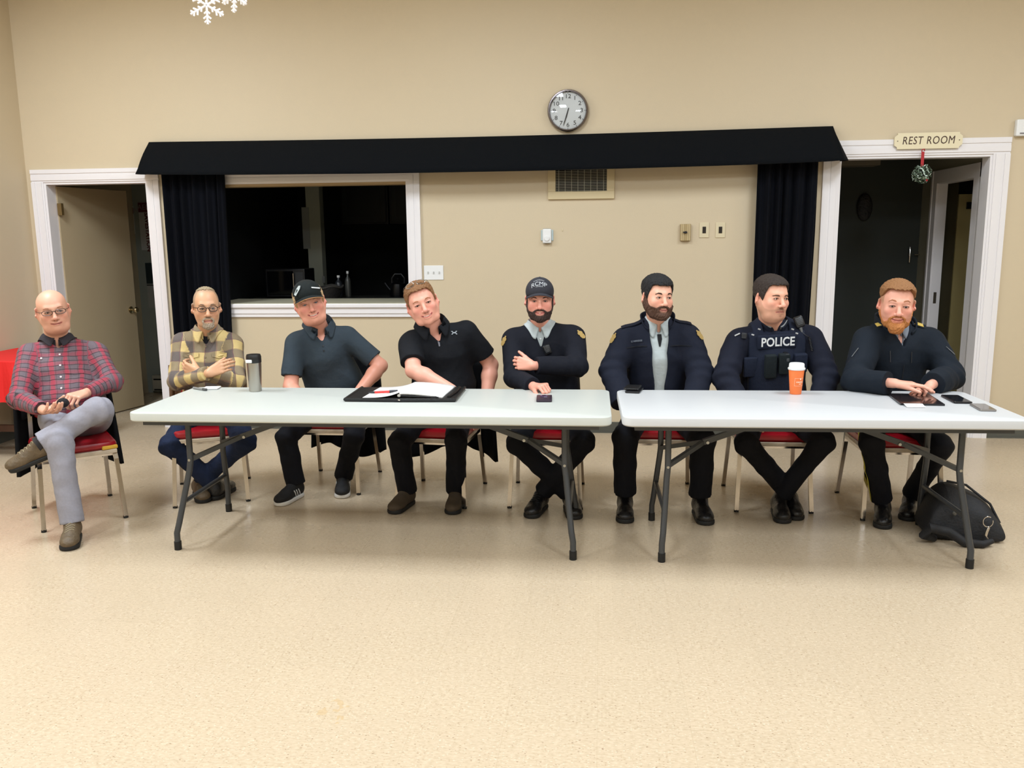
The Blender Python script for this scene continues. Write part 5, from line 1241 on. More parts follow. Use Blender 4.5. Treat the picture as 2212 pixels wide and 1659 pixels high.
def hair(p,tab,top=.012,side=.005,col=(60,40,25),name='hair',zt=.06,extra=(),front=0.):
    hd=p.hd; B=hd.base()[:2]+list(extra)
    A=[t[0] for t in tab]; Z=[t[1] for t in tab]
    f=hd.scalp(B,lambda x,y,z,az:(np.interp(az,A,Z)+.002*np.sin(x*300)-z)*.8,lambda x,y,z,az: side+(top-side)*np.clip((z-.03)/(zt),0,1)+front*np.clip((-y-.02)/.05,0,1)*np.clip((z-.05)/.03,0,1))
    V,Q=bake([('u',f,0)],.0031,14); o=to_mesh(name,V,Q,hair_m,p.root,origin=p.og); hairtint(o,lin(*col)); return o
def beard(p,tab,t=.005,col=(60,40,25),must=True,extra=(),chin=.0,low=-.128,mt=.0065,backy=.012,ring=.17):
    hd=p.hd; B=hd.base()+list(extra); A=[a for a,_ in tab]; Z=[b for _,b in tab]; sm=hd.smile; wl=.0245+sm*.5
    def reg(x,y,z,az):
        r=np.maximum(np.maximum(z-np.interp(az,A,Z),low-z),y-backy)
        if must:
            re=np.sqrt((x/(wl+.013))**2+((z+.072-sm*.3)/.0235)**2); m=np.maximum(np.maximum((np.abs(re-.88)-ring)*.022,-.098-z),y+.045); r=np.minimum(r,m)
        return r
    f=hd.scalp(B,reg,lambda x,y,z,az: t+chin*np.exp(-((az/22)**2))*np.clip((-.08-z)/.02,0,1)+(mt-t)*(np.abs(z+.056)<.012)*(az<25),lo=-.17)
    V,Q=bake([('u',f,0)],.0028,14); o=to_mesh('beard',V,Q,hair_m,p.root,origin=p.og); hairtint(o,lin(*col)); return o
BT=[(0,-.0835),(14,-.0835),(19,-.070),(24,-.064),(36,-.062),(52,-.056),(66,-.036),(76,-.012),(84,.004),(95,-.01)]
def cap(p,m,mb_,tilt=0.,zf=.048,zb=.012,bl=.072,under=None,name='baseball_cap',drop=.03,bz=.0):
    hd=p.hd; B=[('u',hd.ell((0,.012,.050),(.0835,.100,.084)),0),('u',hd.ell((0,-.035,.062),(.062,.062,.062)),.03)]
    f=hd.scalp(B,lambda x,y,z,az:(zf-.010+(zb-zf)*(1-np.cos(np.radians(az)))/2-z),lambda x,y,z,az:.001+0*z,nzf=0.)
    V,Q=bake([('u',f,0)],.0035,12); c=to_mesh(name,V,Q,m,p.root,origin=p.og)
    def br(u,v):
        a=(u-.5)*2*math.radians(66); X=math.sin(a)*(.080+.009*v); Y=-(math.cos(a)*.094)+.012-v*bl*(math.cos(a)**.7 if math.cos(a)>0 else 0); Z=zf+.004-drop*math.sin(a)**2-v*(.012+bz)
        return Vector(hd.p(X,Y,Z)-p.og)
    MB().grid(br,28,8).build('brim',mb_,c,True,thick=.003)
    q=hd.p(0,.012,.134)-p.og; MB().sphere(tuple(q),.006,(1,1,.6),u=10,v=6).build('top_button',m,c,True)
    if under:
        pts=[br(u/24,1.0) for u in range(25)]; MB().tube([tuple(q) for q in pts],.0022,6).build('brim_edge',under,c,True)
    return c,bvh(V,Q)
CREST=[(0,-.032),(.014,-.026),(.02,-.008),(.016,.002),(.022,.008),(.018,.02),(.009,.022),(.005,.034),(-.005,.034),(-.009,.022),(-.018,.02),(-.022,.008),(-.016,.002),(-.02,-.008),(-.014,-.026)]
gold=mat('gold_embroidery',(176,146,84),.6,noise=.35,nscale=200,bump=.5,bscale=300); goldb=mat('bright_gold_badge',(214,186,96),.4,metal=.3,noise=.2,nscale=150)
# ================= person 2: yellow/navy plaid, arms crossed, goatee, glasses
j=J[2]; j['hem']=.03; x,y,z,m=tframe(j)
pl2=plaid_mat('yellow_navy_plaid_flannel',(206,182,122),[(1,.125,.0,.062,(58,58,84),.6),(0,.135,.0,.066,(38,38,66),.62),(0,.0675,.0,.005,(120,70,84),.5),(1,.0625,.0,.004,(110,66,80),.45)])
hA=dict(W=j['WA'],dir_=P(486,790,-2.05)-j['WA'],palm=np.array([.15,1,-.1]),thumb_side=np.array([0,0,1.]),curls=((22,30,22),(22,30,22),(24,30,22),(24,32,22)),thumb=(.9,.3,.2),tcurl=8,S=.9)
hB=dict(W=j['WB'],dir_=P(405,798,-2.02)-j['WB'],palm=np.array([.1,1,.1]),thumb_side=np.array([0,0,1.]),curls=((40,40,20),)*4,thumb=(.7,.4,.4),tcurl=20)
p=person(2,j,'person in yellow and navy plaid shirt with glasses and grey goatee, arms crossed',
 dict(yaw=29,pitch=2,roll=0,S=1.04,w=.93,jaw=.95,smile=-.002,open_=.004,lid=.25),
 SK((206,156,120),(170,96,86),(196,120,96),stub=lin(150,130,110),stubt=.25,buzz=lin(150,130,108),buzzf=lambda x,y,z,az:np.clip(.7*((az>62)&(z>-.0)).astype(float)*np.clip(z/.02,0,1)+.6*np.clip((z-.088)/.012,0,1),0,.7)),None,dict(cuff=.015),[hA,hB],
 dict(mat=cloth('blue_denim',(22,33,58),noise=.25,nscale=30,bscale=30),wr=.007),[dict(name='boot',m=boot_b,msole=sole_b),dict(name='boot',m=boot_br,msole=sole_b)],neck=.056)
# dark undershirt then the plaid shirt
us,_=p.garment('undershirt',-.008,mat('dark_undershirt',(18,18,26),.9),None,[wedge(j,.02,.03,zt=.05)],h=.008,wr=0)
sh,bv=p.garment('shirt',.004,pl2,'long',[wedge(j,-.05,.045)],rs=(.058,.052,.043),wr=.007,wv=True)
collar(j,sh,p.og,pl2,bv,rx=.067,ry=.066,gap=.2,tip=.026,wv=True)
for c in (-.07,-.13): q,n=front(bv,j,.0,c,.001); MB().lathe([(0,.003),(.005,.003),(.0055,0)],tuple(q-p.og),12,Vector(n).to_track_quat('Z','Y').to_matrix()).build('button',mat('olive_button',(120,104,70),.4),sh,True)
for a,nm in ((-.085,'pocket_flap'),(.085,'pocket_flap')): set_weave(decal(bv,j,flat([(-.045,-.012),(0,-.024),(.045,-.012),(.045,.012),(-.045,.012)],.0015),a,-.115,pl2,sh,p.og,.0045,nm,sub=2),j,p.og)
hair(p,[(0,.108),(40,.107),(60,.104),(90,.10),(140,.085),(180,.07)],.0035,.001,(150,132,104),front=.001,zt=.09)
beard(p,[(0,-.084),(14,-.084),(19,-.078),(24,-.09),(30,-.12),(95,-.2)],.004,(168,150,130),True,mt=.005)
add_eyes(p.hd,p.root,p.og,irisb,(5,0)); add_brows(p.hd,p.root,p.og,mat('grey_brow',(120,96,76),.9),.0032)
add_glasses(p.hd,p.root,p.og,mat('black_frame',(24,18,18),.3),z=.001,th=.0021,hgt=.0155,w=.0245)
# ================= person 3: grey polo, black cap, leaning
j=J[3]; j['hem']=.0; x,y,z,m=tframe(j)
poly3=cloth('grey_blue_polo',(50,60,68),noise=.08,nscale=150,bscale=18)
hands=[dict(W=j['WA'],dir_=np.array([.8,-.2,.1]),palm=np.array([0,0,-1.]),thumb_side=np.array([1,0,0.]),curl=(20,20,15)),dict(W=j['WB'],dir_=P(752,880,-1.9)-j['WB'],palm=np.array([-.3,0,-1.]),thumb_side=np.array([-1,-.3,0.]),curl=(25,25,15))]
p=person(3,j,'person in grey blue polo shirt and black cap, leaning with head tilted',
 dict(yaw=22,pitch=3,roll=-13,S=1.03,w=1.04,jaw=1.12,fat=.010,smile=.008,open_=.005,lid=.8),
 SK((218,152,128),(186,84,80),(216,96,92)),None,dict(bare=True,slf=.78,r=(.048,.044,.031)),hands,
 dict(mat=dark_tr,ops=dict(hem=.062,cf=.06)),[dict(name='running_shoe',m=mat('black_mesh',(16,16,18),.7,bump=.4,bscale=300),msole=mat('white_sole',(226,224,220),.5),boot=.0),dict(name='running_shoe',m=mat('black_mesh',(16,16,18),.7),msole=mat('white_sole',(226,224,220),.5),boot=.0)],neck=.062,torso=dict(rc=.128,rb=.138,belly=.02))
sh,bv=p.garment('polo_shirt',.003,poly3,'short',[wedge(j,-.022,.036,xo=.0)],rs=(.062,.058,.05),wr=.007)
collar(j,sh,p.og,poly3,bv,rx=.076,ry=.074,gap=.3,tip=.016,open_=.0,dz=.042)
for c in (-.05,-.075): q,n=front(bv,j,.0,c,.001); MB().lathe([(0,.003),(.005,.003),(.0055,0)],tuple(q-p.og),12,Vector(n).to_track_quat('Z','Y').to_matrix()).build('button',mat('dark_button',(30,34,38),.3),sh,True)
blond=(186,156,116)
hair(p,[(0,.09),(45,.09),(60,.05),(70,.01),(80,-.02),(90,.0),(100,-.02),(125,-.06),(180,-.07)],.012,.010,blond)
cp_,cb=cap(p,cloth('black_green_cap',(20,26,26)),cloth('black_green_cap',(20,26,26)),zf=.050,zb=.012,under=mat('tan_brim_edge',(176,124,78),.7))
patch(cb,681,622,[(-.032,-.004),(.032,-.004),(.032,.003),(-.032,.003)],mat('white_print',(220,222,222),.6),cp_,p.og,'printed_strip',rot=-.12)
lg=mat('silver_grey_embroidery',(176,184,184),.6)
for pl_,dx in (([(-.014,-.03),(.004,-.034),(.016,.016),(.012,.034),(-.002,.03),(-.012,.006)],0),):
    patch(cb,643,628,pl_,lg,cp_,p.og,'embroidered_emblem',rot=-.25)
    patch(cb,643,628,[(-.004,-.02),(.004,.004),(-.006,.008)],mat('cap_dark_inset',(20,26,26),.9),cp_,p.og,'emblem_inset',lift=.005,rot=-.25)
add_eyes(p.hd,p.root,p.og,irisg,(0,0)); add_brows(p.hd,p.root,p.og,mat('blond_brow',(170,130,96),.9),.0030)
MB().tube([tuple(p.hd.p(*q)-p.og) for q in ((-.018,-.0885,-.064),(0,-.0925,-.0665),(.018,-.0885,-.064))],.0042,8).build('teeth',teeth_m,p.root,True)
for s_ in 'AB':
    so,O,f,sd,up,(V_,Q_)=getattr(p,'shoe'+s_); b2=bvh(V_,Q_); st=mat('white_stripe',(220,220,220),.5)
    for k in range(3):
        for sg_ in (-1,1):
            pts=[]
            for t in np.linspace(0,1,5):
                c=O+f*(.035+.022*k-.018*t)+up*(.068-.036*t)+sd*sg_*.2; h=b2.ray_cast(Vector(c),Vector(-sd*sg_))
                if h[0] is not None: pts.append(tuple(np.array(h[0])+sd*sg_*.001-p.og))
            if len(pts)>2: MB().tube(pts,.0035,6).build('stripe',st,so,True)
# ================= person 4: black polo, glasses on head
j=J[4]; j['hem']=.0; x,y,z,m=tframe(j)
poly4=cloth('black_polo',(10,13,19),noise=.08,bscale=16)
hands=[dict(W=j['WA'],dir_=np.array([.45,-.1,-.35]),palm=np.array([0,0.3,-1.]),thumb_side=np.array([.3,-1,0.]),curl=(25,25,15)),dict(W=j['WB'],dir_=np.array([-.1,-.15,-1]),palm=np.array([-1,0,0.]),thumb_side=np.array([0,-1,0.]),curl=(20,20,15))]
p=person(4,j,'smiling person in black polo shirt with glasses pushed up on ginger hair',
 dict(yaw=15,pitch=0,roll=-19,S=1.06,w=1.02,jaw=1.14,fat=.008,smile=.008,open_=.004,lid=.8),
 SK((224,160,138),(200,96,92),(218,112,104),stub=lin(206,140,112),stubt=.25),None,dict(bare=True,slf=.72,r=(.052,.046,.033)),hands,
 dict(mat=dark_tr,ops=dict(hem=.062,cf=.06)),[dict(name='boot',m=mat('suede_boot',(74,62,48),.85,noise=.3,nscale=40),msole=sole_b,boot=.03),dict(name='boot',m=mat('suede_boot',(74,62,48),.85),msole=sole_b,boot=.03)],neck=.066,torso=dict(rc=.132,rb=.14,belly=.02))
sh,bv=p.garment('polo_shirt',.003,poly4,'short',[wedge(j,-.038,.040,xo=.012,lean=-.15)],rs=(.068,.064,.056),wr=.007)
collar(j,sh,p.og,poly4,bv,rx=.080,ry=.077,gap=.34,tip=.016,open_=.002,dz=.042)
gp=mat('grey_placket',(120,120,128),.8)
decal(bv,j,flat([(0,-.05),(.008,-.05),(.012,-.02),(.042,.04),(.030,.05),(.0,-.01)],.001),.008,-.012,gp,sh,p.og,.004,'placket_lining',sub=2)
for c in (.01,-.015): q,n=front(bv,j,.03+(c-.01)*.5,c,.006); MB().lathe([(0,.003),(.005,.003),(.0055,0)],tuple(q-p.og),12,Vector(n).to_track_quat('Z','Y').to_matrix()).build('button',mat('dark_button',(30,34,38),.3),sh,True)
lgm=mat('logo_grey',(150,156,162),.6)
H_=[(-.02,.010),(-.011,.012),(-.008,.004),(.008,.004),(.011,.012),(.02,.010),(.0105,.0015),(.0105,-.0015),(.02,-.010),(.011,-.012),(.008,-.004),(-.008,-.004),(-.011,-.012),(-.02,-.010),(-.0105,-.0015),(-.0105,.0015)]
patch(bv,981,719,H_,lgm,sh,p.og,'chest_logo',sc=.95)
hair(p,[(0,.080),(20,.081),(38,.078),(50,.062),(62,.03),(74,.0),(82,-.012),(90,.012),(100,.0),(125,-.05),(180,-.07)],.013,.0045,(128,88,52),front=.004)
add_eyes(p.hd,p.root,p.og,irisb,(0,0)); add_brows(p.hd,p.root,p.og,mat('ginger_brow',(160,104,72),.9),.0030)
MB().tube([tuple(p.hd.p(*q)-p.og) for q in ((-.018,-.0885,-.064),(0,-.0925,-.0665),(.018,-.0885,-.064))],.0040,8).build('teeth',teeth_m,p.root,True)
# glasses pushed up: reuse the builder in a frame raised and tipped back
hd2=Head(p.hd.c+p.hd.R@np.array([0,.02,.082]),15,0,-19,S=1.0); hd2.R=p.hd.R@rotm(0,-30,0)
add_glasses(hd2,p.root,p.og,mat('thin_metal_frame',(150,146,140),.25,metal=.8),z=.0,y=-.09,th=.0013,hgt=.014)
# ---- small gear builders
def mic(p,par,c,R=None,s=1.,name='radio_microphone'):
    """shoulder speaker microphone: c local position, R 3x3 orientation"""
    m_=mat('radio_plastic',(28,29,31),.35); g_=mat('radio_grille',(96,98,100),.35,metal=.5); R=R or Matrix.Identity(3)
    b=MB().obox(c,(.050*s,.026*s,.066*s),R,.010*s,3).build(name,m_,par,True)
    for k in range(5): MB().obox(tuple(Vector(c)+R@Vector((0,-.0135*s,(.018-.008*k)*s))),((.036-.003*abs(k-1))*s,.003*s,.0032*s),R,.001).build('grille_bar',g_,b)
    return b
def frontpt(bv,j,a,c,lift,og): q,n=front(bv,j,a,c,lift); return q-og,n
irisd=mat('dark_iris',(30,20,16),.15)
sgrey=cloth('pale_grey_shirt',(176,184,184),noise=.04,bscale=18,spec=.3)
# ================= person 5: cap and beard, V-neck sweater, arms crossed on the table
j=J[5]; j['hem']=.02; x,y,z,m=tframe(j)
hA=dict(W=j['WA'],dir_=P(1184,832,-2.26)-j['WA'],palm=np.array([.1,.1,-1.]),thumb_side=np.array([-.1,-.5,.2]),curls=((52,70,45),(56,72,45),(58,72,45),(60,72,45)),thumb=(.75,.45,.35),tcurl=35,S=.95)
hB=dict(W=j['WB'],dir_=P(1118,784,-2.0)-j['WB'],palm=np.array([-.1,1,-.2]),thumb_side=np.array([0,.0,1.]),curls=((36,46,30),(40,48,30),(42,50,30),(44,50,30)),thumb=(.8,.5,.2),tcurl=12,S=.93)
p=person(5,j,'smiling person in grey cap and navy V neck sweater with dark beard, arms folded',
 dict(yaw=4,pitch=2,roll=0,S=1.0,w=1.0,jaw=.98,smile=.008,open_=.005,lid=.6),
 SK((226,158,136),(196,100,96),(218,112,104),stub=lin(70,44,36),stubt=.35),None,dict(cuff=.025),[hA,hB],
 dict(mat=dark_tr),[dict(name='boot',m=boot_b,msole=sole_b,boot=.08,laces=mat('black_lace',(20,20,20),.8)),dict(name='boot',m=boot_b,msole=sole_b,boot=.08,laces=mat('black_lace',(20,20,20),.8))],neck=.056,torso=dict(rc=.122,rb=.140,fx=1.42))
us,ubv=p.garment('dress_shirt',-.004,sgrey,None,[wedge(j,-.005,.026,zt=.06)],h=.006,wr=.001)
sh,bv=p.garment('sweater',.008,navy,'long',[wedge(j,-.080,.055,zt=.05,wb=.004,xo=.0)],rs=(.062,.056,.044),wr=.005)
collar(j,us,p.og,sgrey,bv,rx=.066,ry=.064,gap=.12,tip=.02,off=.003)
for c in (-.04,-.085): q,n=front(ubv,j,.0,c,.001); MB().lathe([(0,.003),(.005,.003),(.0055,0)],tuple(q-p.og),12,Vector(n).to_track_quat('Z','Y').to_matrix()).build('button',mat('pale_button',(210,212,210),.3),us,True)
hair(p,[(0,.02),(60,.04),(72,-.01),(80,-.03),(88,.0),(100,-.02),(125,-.05),(180,-.07)],.004,.003,(50,34,26))
beard(p,BT,.0045,(54,36,30),chin=.004,mt=.005)
cg=cloth('charcoal_cap',(50,50,56),noise=.08,nscale=200)
cp_,cb=cap(p,cg,cg,zf=.050,zb=.010,drop=.034,bl=.060)
tx=mat('cap_thread_grey',(176,178,180),.7)
def cap_text(txt,px,py,size,sx=1.,bold=.02,arc=0.):
    r=pix_hit(cb,px,py)
    if r is None: return
    p0,n=r; X=nrm(RT-n*(RT@n)); U=np.cross(n,X); me=text_mesh(txt,size,ext=.0006,bold=bold)
    for v in me.vertices:
        X_,Y_=v.co.x*sx,v.co.y-arc*v.co.x**2*sx; o=p0+X*X_+U*Y_+n*.05; h=cb.ray_cast(Vector(o),Vector(-n)); v.co=Vector((np.array(h[0]) if h[0] is not None else o-n*.05)+n*(.0015+v.co.z)-p.og)
    obj('lettering',me,tx,cp_)
cap_text('RCMP',1164,613,.038,.95,.0,3.); cap_text('E DIVISION',1164,605.5,.0115,1.1,.0,5.); cap_text('CANADA',1165,618.8,.010,1.0,.0,4.)
add_eyes(p.hd,p.root,p.og,irisd,(0,0)); add_brows(p.hd,p.root,p.og,mat('dark_brow',(60,38,30),.9),.0032,up=-.002)
MB().tube([tuple(p.hd.p(*q)-p.og) for q in ((-.016,-.0885,-.0645),(0,-.0925,-.0668),(.016,-.0885,-.0645))],.0034,8).build('teeth',teeth_m,p.root,True)
r=pix_hit(bv,1182,754); q=(r[0]-y*.012-p.og); mic(p,p.root,tuple(q),Matrix.Rotation(-.35,3,'Y'),.9)
for (px,py,r_) in ((1089,737,-.15),(1255,723,.35)): patch(bv,px,py,CREST,gold,sh,p.og,sc=1.0,rot=r_)
# ================= person 6: open navy jacket, brown beard
j=J[6]; j['hem']=.03; x,y,z,m=tframe(j)
nj=cloth('navy_jacket_twill',(16,21,36),noise=.1,nscale=150,bump=.5,bscale=14)
hands=[dict(W=j['WA'],dir_=np.array([.5,-.4,-.3]),palm=np.array([0,0,-1.]),thumb_side=np.array([1,0,0.]),curl=(25,25,15)),dict(W=j['WB'],dir_=np.array([-.5,-.4,-.3]),palm=np.array([0,0,-1.]),thumb_side=np.array([-1,0,0.]),curl=(25,25,15))]
p=person(6,j,'person with black hair and brown beard in an open navy jacket over pale shirt',
 dict(yaw=22,pitch=0,roll=3,S=1.03,w=1.0,jaw=1.0,smile=.009,open_=.0,lid=.35),
 SK((230,172,146),(190,104,92),(220,128,112),stub=lin(70,46,34),stubt=.5),None,dict(cuff=.0),hands,
 dict(mat=dark_tr,ops=dict(hem=.066,cf=.066,kn=.072)),[dict(name='boot',m=boot_b,msole=sole_b,boot=.05,W=1.05),dict(name='boot',m=boot_b,msole=sole_b,boot=.05,W=1.05)],neck=.058)
us,ubv=p.garment('dress_shirt',-.002,sgrey,None,[wedge(j,-.03,.035)],h=.007,wr=.002)
sh,bv=p.garment('jacket',.016,nj,'long',[wedge(j,-.48,.052,zt=.0,wb=.022,xo=.0,lean=.03)],rs=(.068,.064,.054),wr=.009,wsc=8.)
collar(j,us,p.og,sgrey,ubv,rx=.066,ry=.064,gap=.16,tip=.028,h=.04,off=.003)
collar(j,sh,p.og,nj,None,rx=.084,ry=.082,h=.082,gap=.45,stand=True,name='jacket_collar',open_=.03,dz=-.012,th=.007,fall=.7)
decal(ubv,j,flat([(-.012,.014),(.012,.014),(.014,-.01),(.002,-.05),(-.006,-.05),(-.012,-.012)],.002),.0,-.045,mat('black_undershirt',(14,14,18),.9),us,p.og,.002,'undershirt_front',sub=1)
hair(p,[(0,.070),(20,.068),(36,.074),(48,.066),(60,.034),(68,.01),(76,-.012),(84,.0),(92,.012),(100,-.0),(125,-.05),(180,-.07)],.018,.005,(14,13,15),front=.003)
beard(p,[(0,-.0835),(14,-.0835),(19,-.066),(24,-.058),(36,-.052),(52,-.046),(66,-.03),(76,-.008),(84,.006),(95,-.01)],.008,(78,50,34),chin=.008,mt=.0075,ring=.2)
add_eyes(p.hd,p.root,p.og,irisd,(12,2)); add_brows(p.hd,p.root,p.og,mat('black_brow',(50,32,24),.9),.0038)
q0=mat('tape_grey',(120,126,134),.7)
na,nc=ac(bv,j,1375,736)
decal(bv,j,flat([(-.035,-.006),(.035,-.006),(.035,.006),(-.035,.006)],.001),na,nc,mat('name_tape',(30,36,52),.8),sh,p.og,.003,'name_tape',sub=1)
me=text_mesh('C. HERRIDGE',.011,ext=.0003); decal(bv,j,me,na,nc,q0,sh,p.og,.0055,'lettering')
for a,_c in ((ac(bv,j,1375,748)),(ac(bv,j,1470,746))): decal(bv,j,flat([(-.06,-.003),(.06,-.003),(.06,.003),(-.06,.003)],.001),a,_c,mat('navy_seam',(9,12,22),.9),sh,p.og,.002,'pocket_seam',sub=2)
decal(bv,j,flat([(-.0015,-.16),(.0015,-.16),(.0015,.16),(-.0015,.16)],.002),-.012,-.27,mat('zip_dark',(60,62,66),.4,metal=.6),sh,p.og,.003,'zip',sub=3)
for (px,py,r_) in ((1325,731,-.2),(1511,724,.45)): patch(bv,px,py,CREST,gold,sh,p.og,sc=1.05,rot=r_)
for s_,sg_ in (('A',-1),('B',1)):
    S_=j['S'+s_]; a0=front(bv,j,0,0)[0]; o=MB(); pts=[]
    for t in np.linspace(0,1,6):
        c=j['N']*(1-t)*.0+ (j['N']+x*sg_*.085)*(1-t)+(S_+x*sg_*.02)*t+z*.3; h=bv.ray_cast(Vector(c),Vector(-z))
        if h[0] is not None: pts.append(np.array(h[0])+z*.004-p.og)
    if len(pts)>2:
        mbq=MB(); n_=len(pts)-1; mbq.grid(lambda u,v: Vector(pts[int(round(u*n_))]+y*(.045*(v-.5))),n_,1); mbq.build('epaulette',nj,sh,thick=.005)
# ================= person 7: vest
j=J[7]; j['hem']=.03; x,y,z,m=tframe(j)
ns=cloth('navy_uniform_shirt',(15,19,34),noise=.1,bump=.5,bscale=14); nv=cloth('navy_vest_nylon',(20,27,44),noise=.08,nscale=200,bump=.25,bscale=60); nd=cloth('dark_pouch_nylon',(17,25,28),bump=.3,bscale=60)
hands=[dict(W=j['WA'],dir_=np.array([.6,-.3,-.3]),palm=np.array([0,0,-1.]),thumb_side=np.array([1,0,0.]),curl=(25,25,15)),dict(W=j['WB'],dir_=np.array([-.6,-.3,-.3]),palm=np.array([0,0,-1.]),thumb_side=np.array([-1,0,0.]),curl=(25,25,15))]
p=person(7,j,'dark haired person in navy vest lettered POLICE, looking to the right',
 dict(yaw=27,pitch=2,roll=2,S=1.04,w=1.05,jaw=1.06,fat=.010,smile=-.002,open_=.0,lid=.35),
 SK((228,168,140),(196,116,100),(222,132,116),stub=lin(150,110,80),stubt=.4,must=lin(120,76,54)),None,dict(cuff=.0),hands,
 dict(mat=dark_tr),[dict(name='boot',m=boot_b,msole=sole_b,boot=.06),dict(name='boot',m=boot_b,msole=sole_b,boot=.06)],neck=.066,torso=dict(rc=.132,rb=.146))
us,ubv=p.garment('inner_collar_shirt',-.004,mat('grey_knit',(150,154,156),.85),None,[wedge(j,-.012,.04)],h=.008,wr=0)
sh,bv=p.garment('uniform_shirt',.008,ns,'long',[wedge(j,-.03,.02)],rs=(.070,.066,.052),wr=.009,wsc=8.)
collar(j,sh,p.og,ns,None,rx=.078,ry=.076,h=.058,gap=.3,stand=True,name='stand_collar',open_=.005,dz=-.012,th=.006)
collar(j,us,p.og,mat('grey_knit',(150,154,156),.85),None,rx=.071,ry=.069,h=.052,gap=.35,stand=True,name='inner_collar',open_=.0,dz=-.004,th=.004)
def vreg(P_):
    q=P_-j['N'].astype(F4); a=np.abs(q@x.astype(F4)); c=q@z.astype(F4); b=q@y.astype(F4)
    body=np.maximum(a-.165,c+.012); st=np.maximum(np.abs(a-.105)-.030,c-.10); return np.maximum(np.minimum(body,st),-.42-c)
vo=[(o_,pr,k_) for o_,pr,k_ in torso_ops(j,.024,rc=.132,rb=.142)]+[('i',Fn(vreg,j['N']-.5,j['N']+.5),.008)]
V_,Q_=bake(vo,.0065,12); vest=to_mesh('ballistic_vest',V_,Q_,nv,p.root,origin=p.og); vb=bvh(V_,Q_)
def pocket(a,c,w,h,d,m_,name,rot=0.,bev=.008):
    q,n=front(vb,j,a,c,0); R=Matrix(np.stack([x,y,z],1).tolist())@Matrix.Rotation(rot,3,'Y'); return MB().obox(tuple(q-y*(d*.3)-p.og),(w,d,h),R,bev,3).build(name,m_,vest,True),q-y*(d*.8)-p.og,R
pa_,pcc=ac(vb,j,1677,737); pn_,pc,pR=pocket(pa_,pcc,.225,.085,.030,nv,'chest_panel',bev=.010)
me=text_mesh('POLICE',.073,ext=.0008,bold=.022,spacing=1.02); 
me.transform(Matrix((( x[0]*.80,z[0],-y[0],pc[0]),(x[1]*.80,z[1],-y[1],pc[1]),(x[2]*.80,z[2],-y[2],pc[2]),(0,0,0,1))))
tx=obj('lettering',me,mat('white_print',(220,222,222),.6),pn_); tx.location=tuple(-y*.0012+x*.002+z*.0-np.array([0,0,0]))
pocket(*ac(vb,j,1663,790),.066,.14,.04,nd,'magazine_pouch'); b_,_,_=pocket(*ac(vb,j,1692,784),.062,.12,.045,nd,'radio_pouch'); pocket(*ac(vb,j,1727,782),.075,.11,.04,nv,'utility_pouch'); pocket(*ac(vb,j,1620,792),.08,.12,.028,nv,'side_pouch')
ba,bc_=ac(vb,j,1696,764); bk,q_,_=pocket(ba,bc_,.024,.022,.058,black_pl,'buckle',bev=.003); pocket(ba+.002,bc_-.024,.018,.022,.055,mat('buckle_grey',(60,64,68),.4),'buckle_tongue',bev=.003)
for a,c in (ac(vb,j,1640,711),ac(vb,j,1712,711),ac(vb,j,1721,720),ac(vb,j,1626,723)):
    q,n=front(vb,j,a,c,.002); MB().obox(tuple(q-p.og),(.016,.004,.008),Matrix.Rotation(.3,3,'Y'),.001).build('metal_fitting',mat('silver_fitting',(200,204,208),.3,metal=.6),vest)
# microphone with coiled cord on the right-hand shoulder
r=pix_hit(bv,1722,704); q=(r[0] if r else j['SB'])-y*.03+z*.032-p.og
mc=mic(p,p.root,tuple(q),Matrix.Rotation(-.35,3,'Y')@Matrix.Rotation(-.2,3,'X'),1.05)
MB().tube([tuple(q+np.array([.008,-.0,-.03])),tuple(q+np.array([.018,-.004,-.06]))],.008,10,rs=[.012,.005]).build('cable_boot',mat('radio_grey',(110,112,114),.4),mc,True)
c0=q+np.array([.018,-.004,-.06]); pts=[tuple(c0)]; e0=pix_hit(bv,1746,727)[0]-y*.012-p.og; e1=pix_hit(bv,1752,756)[0]-y*.012-p.og
pts+=[tuple(c0*.5+e0*.5+np.array([-.004,-.008,0])),tuple(e0)]
for k in range(90):
    t=k/89; c=e0*(1-t)+e1*t; an=t*2*PI*11; pts.append(tuple(c+np.array([.007*math.cos(an),.007*math.sin(an)-.004,0])))
MB().tube(pts,.0022,6).build('coiled_cord',black_pl,mc,True)
# keys and clip on the left-hand shoulder
r=pix_hit(bv,1611,699); kq=(r[0]-y*.008 if r else j['SA'])-p.og; km=mat('key_brass',(190,164,100),.3,metal=.8)
kk=bpy.data.objects.new('key_clip',None); 
ky=MB().tube([tuple(kq+np.array([.014*math.cos(a),-.006,.014*math.sin(a)])) for a in [2*PI*i/16 for i in range(17)]],.0018,6).build('key_ring',chrome,p.root,True)
for k,(dx,dz_) in enumerate(((-.006,-.024),(.008,-.026),(.0,-.034))):
    MB().obox(tuple(kq+np.array([dx,-.008-.003*k,dz_])),(.008,.002,.026),Matrix.Rotation(.4*(k-1),3,'Y'),.001).cyl(tuple(kq+np.array([dx,-.009-.003*k,dz_+.012])),tuple(kq+np.array([dx,-.0065-.003*k,dz_+.012])),.007,12).build('key',km if k!=2 else chrome,ky)
r=pix_hit(bv,1606,724)
if r: MB().obox(tuple(r[0]-y*.012-p.og),(.030,.02,.034),Matrix.Rotation(.1,3,'Y'),.004).build('body_clip',mat('clip_black',(30,34,40),.35),p.root,True)
r=pix_hit(bv,1592,722)
if r: MB().obox(tuple(r[0]-y*.008-p.og),(.034,.006,.008),Matrix.Rotation(-.45,3,'Y'),.002).build('pen_clip',mat('silver_fitting',(200,204,208),.3),p.root)
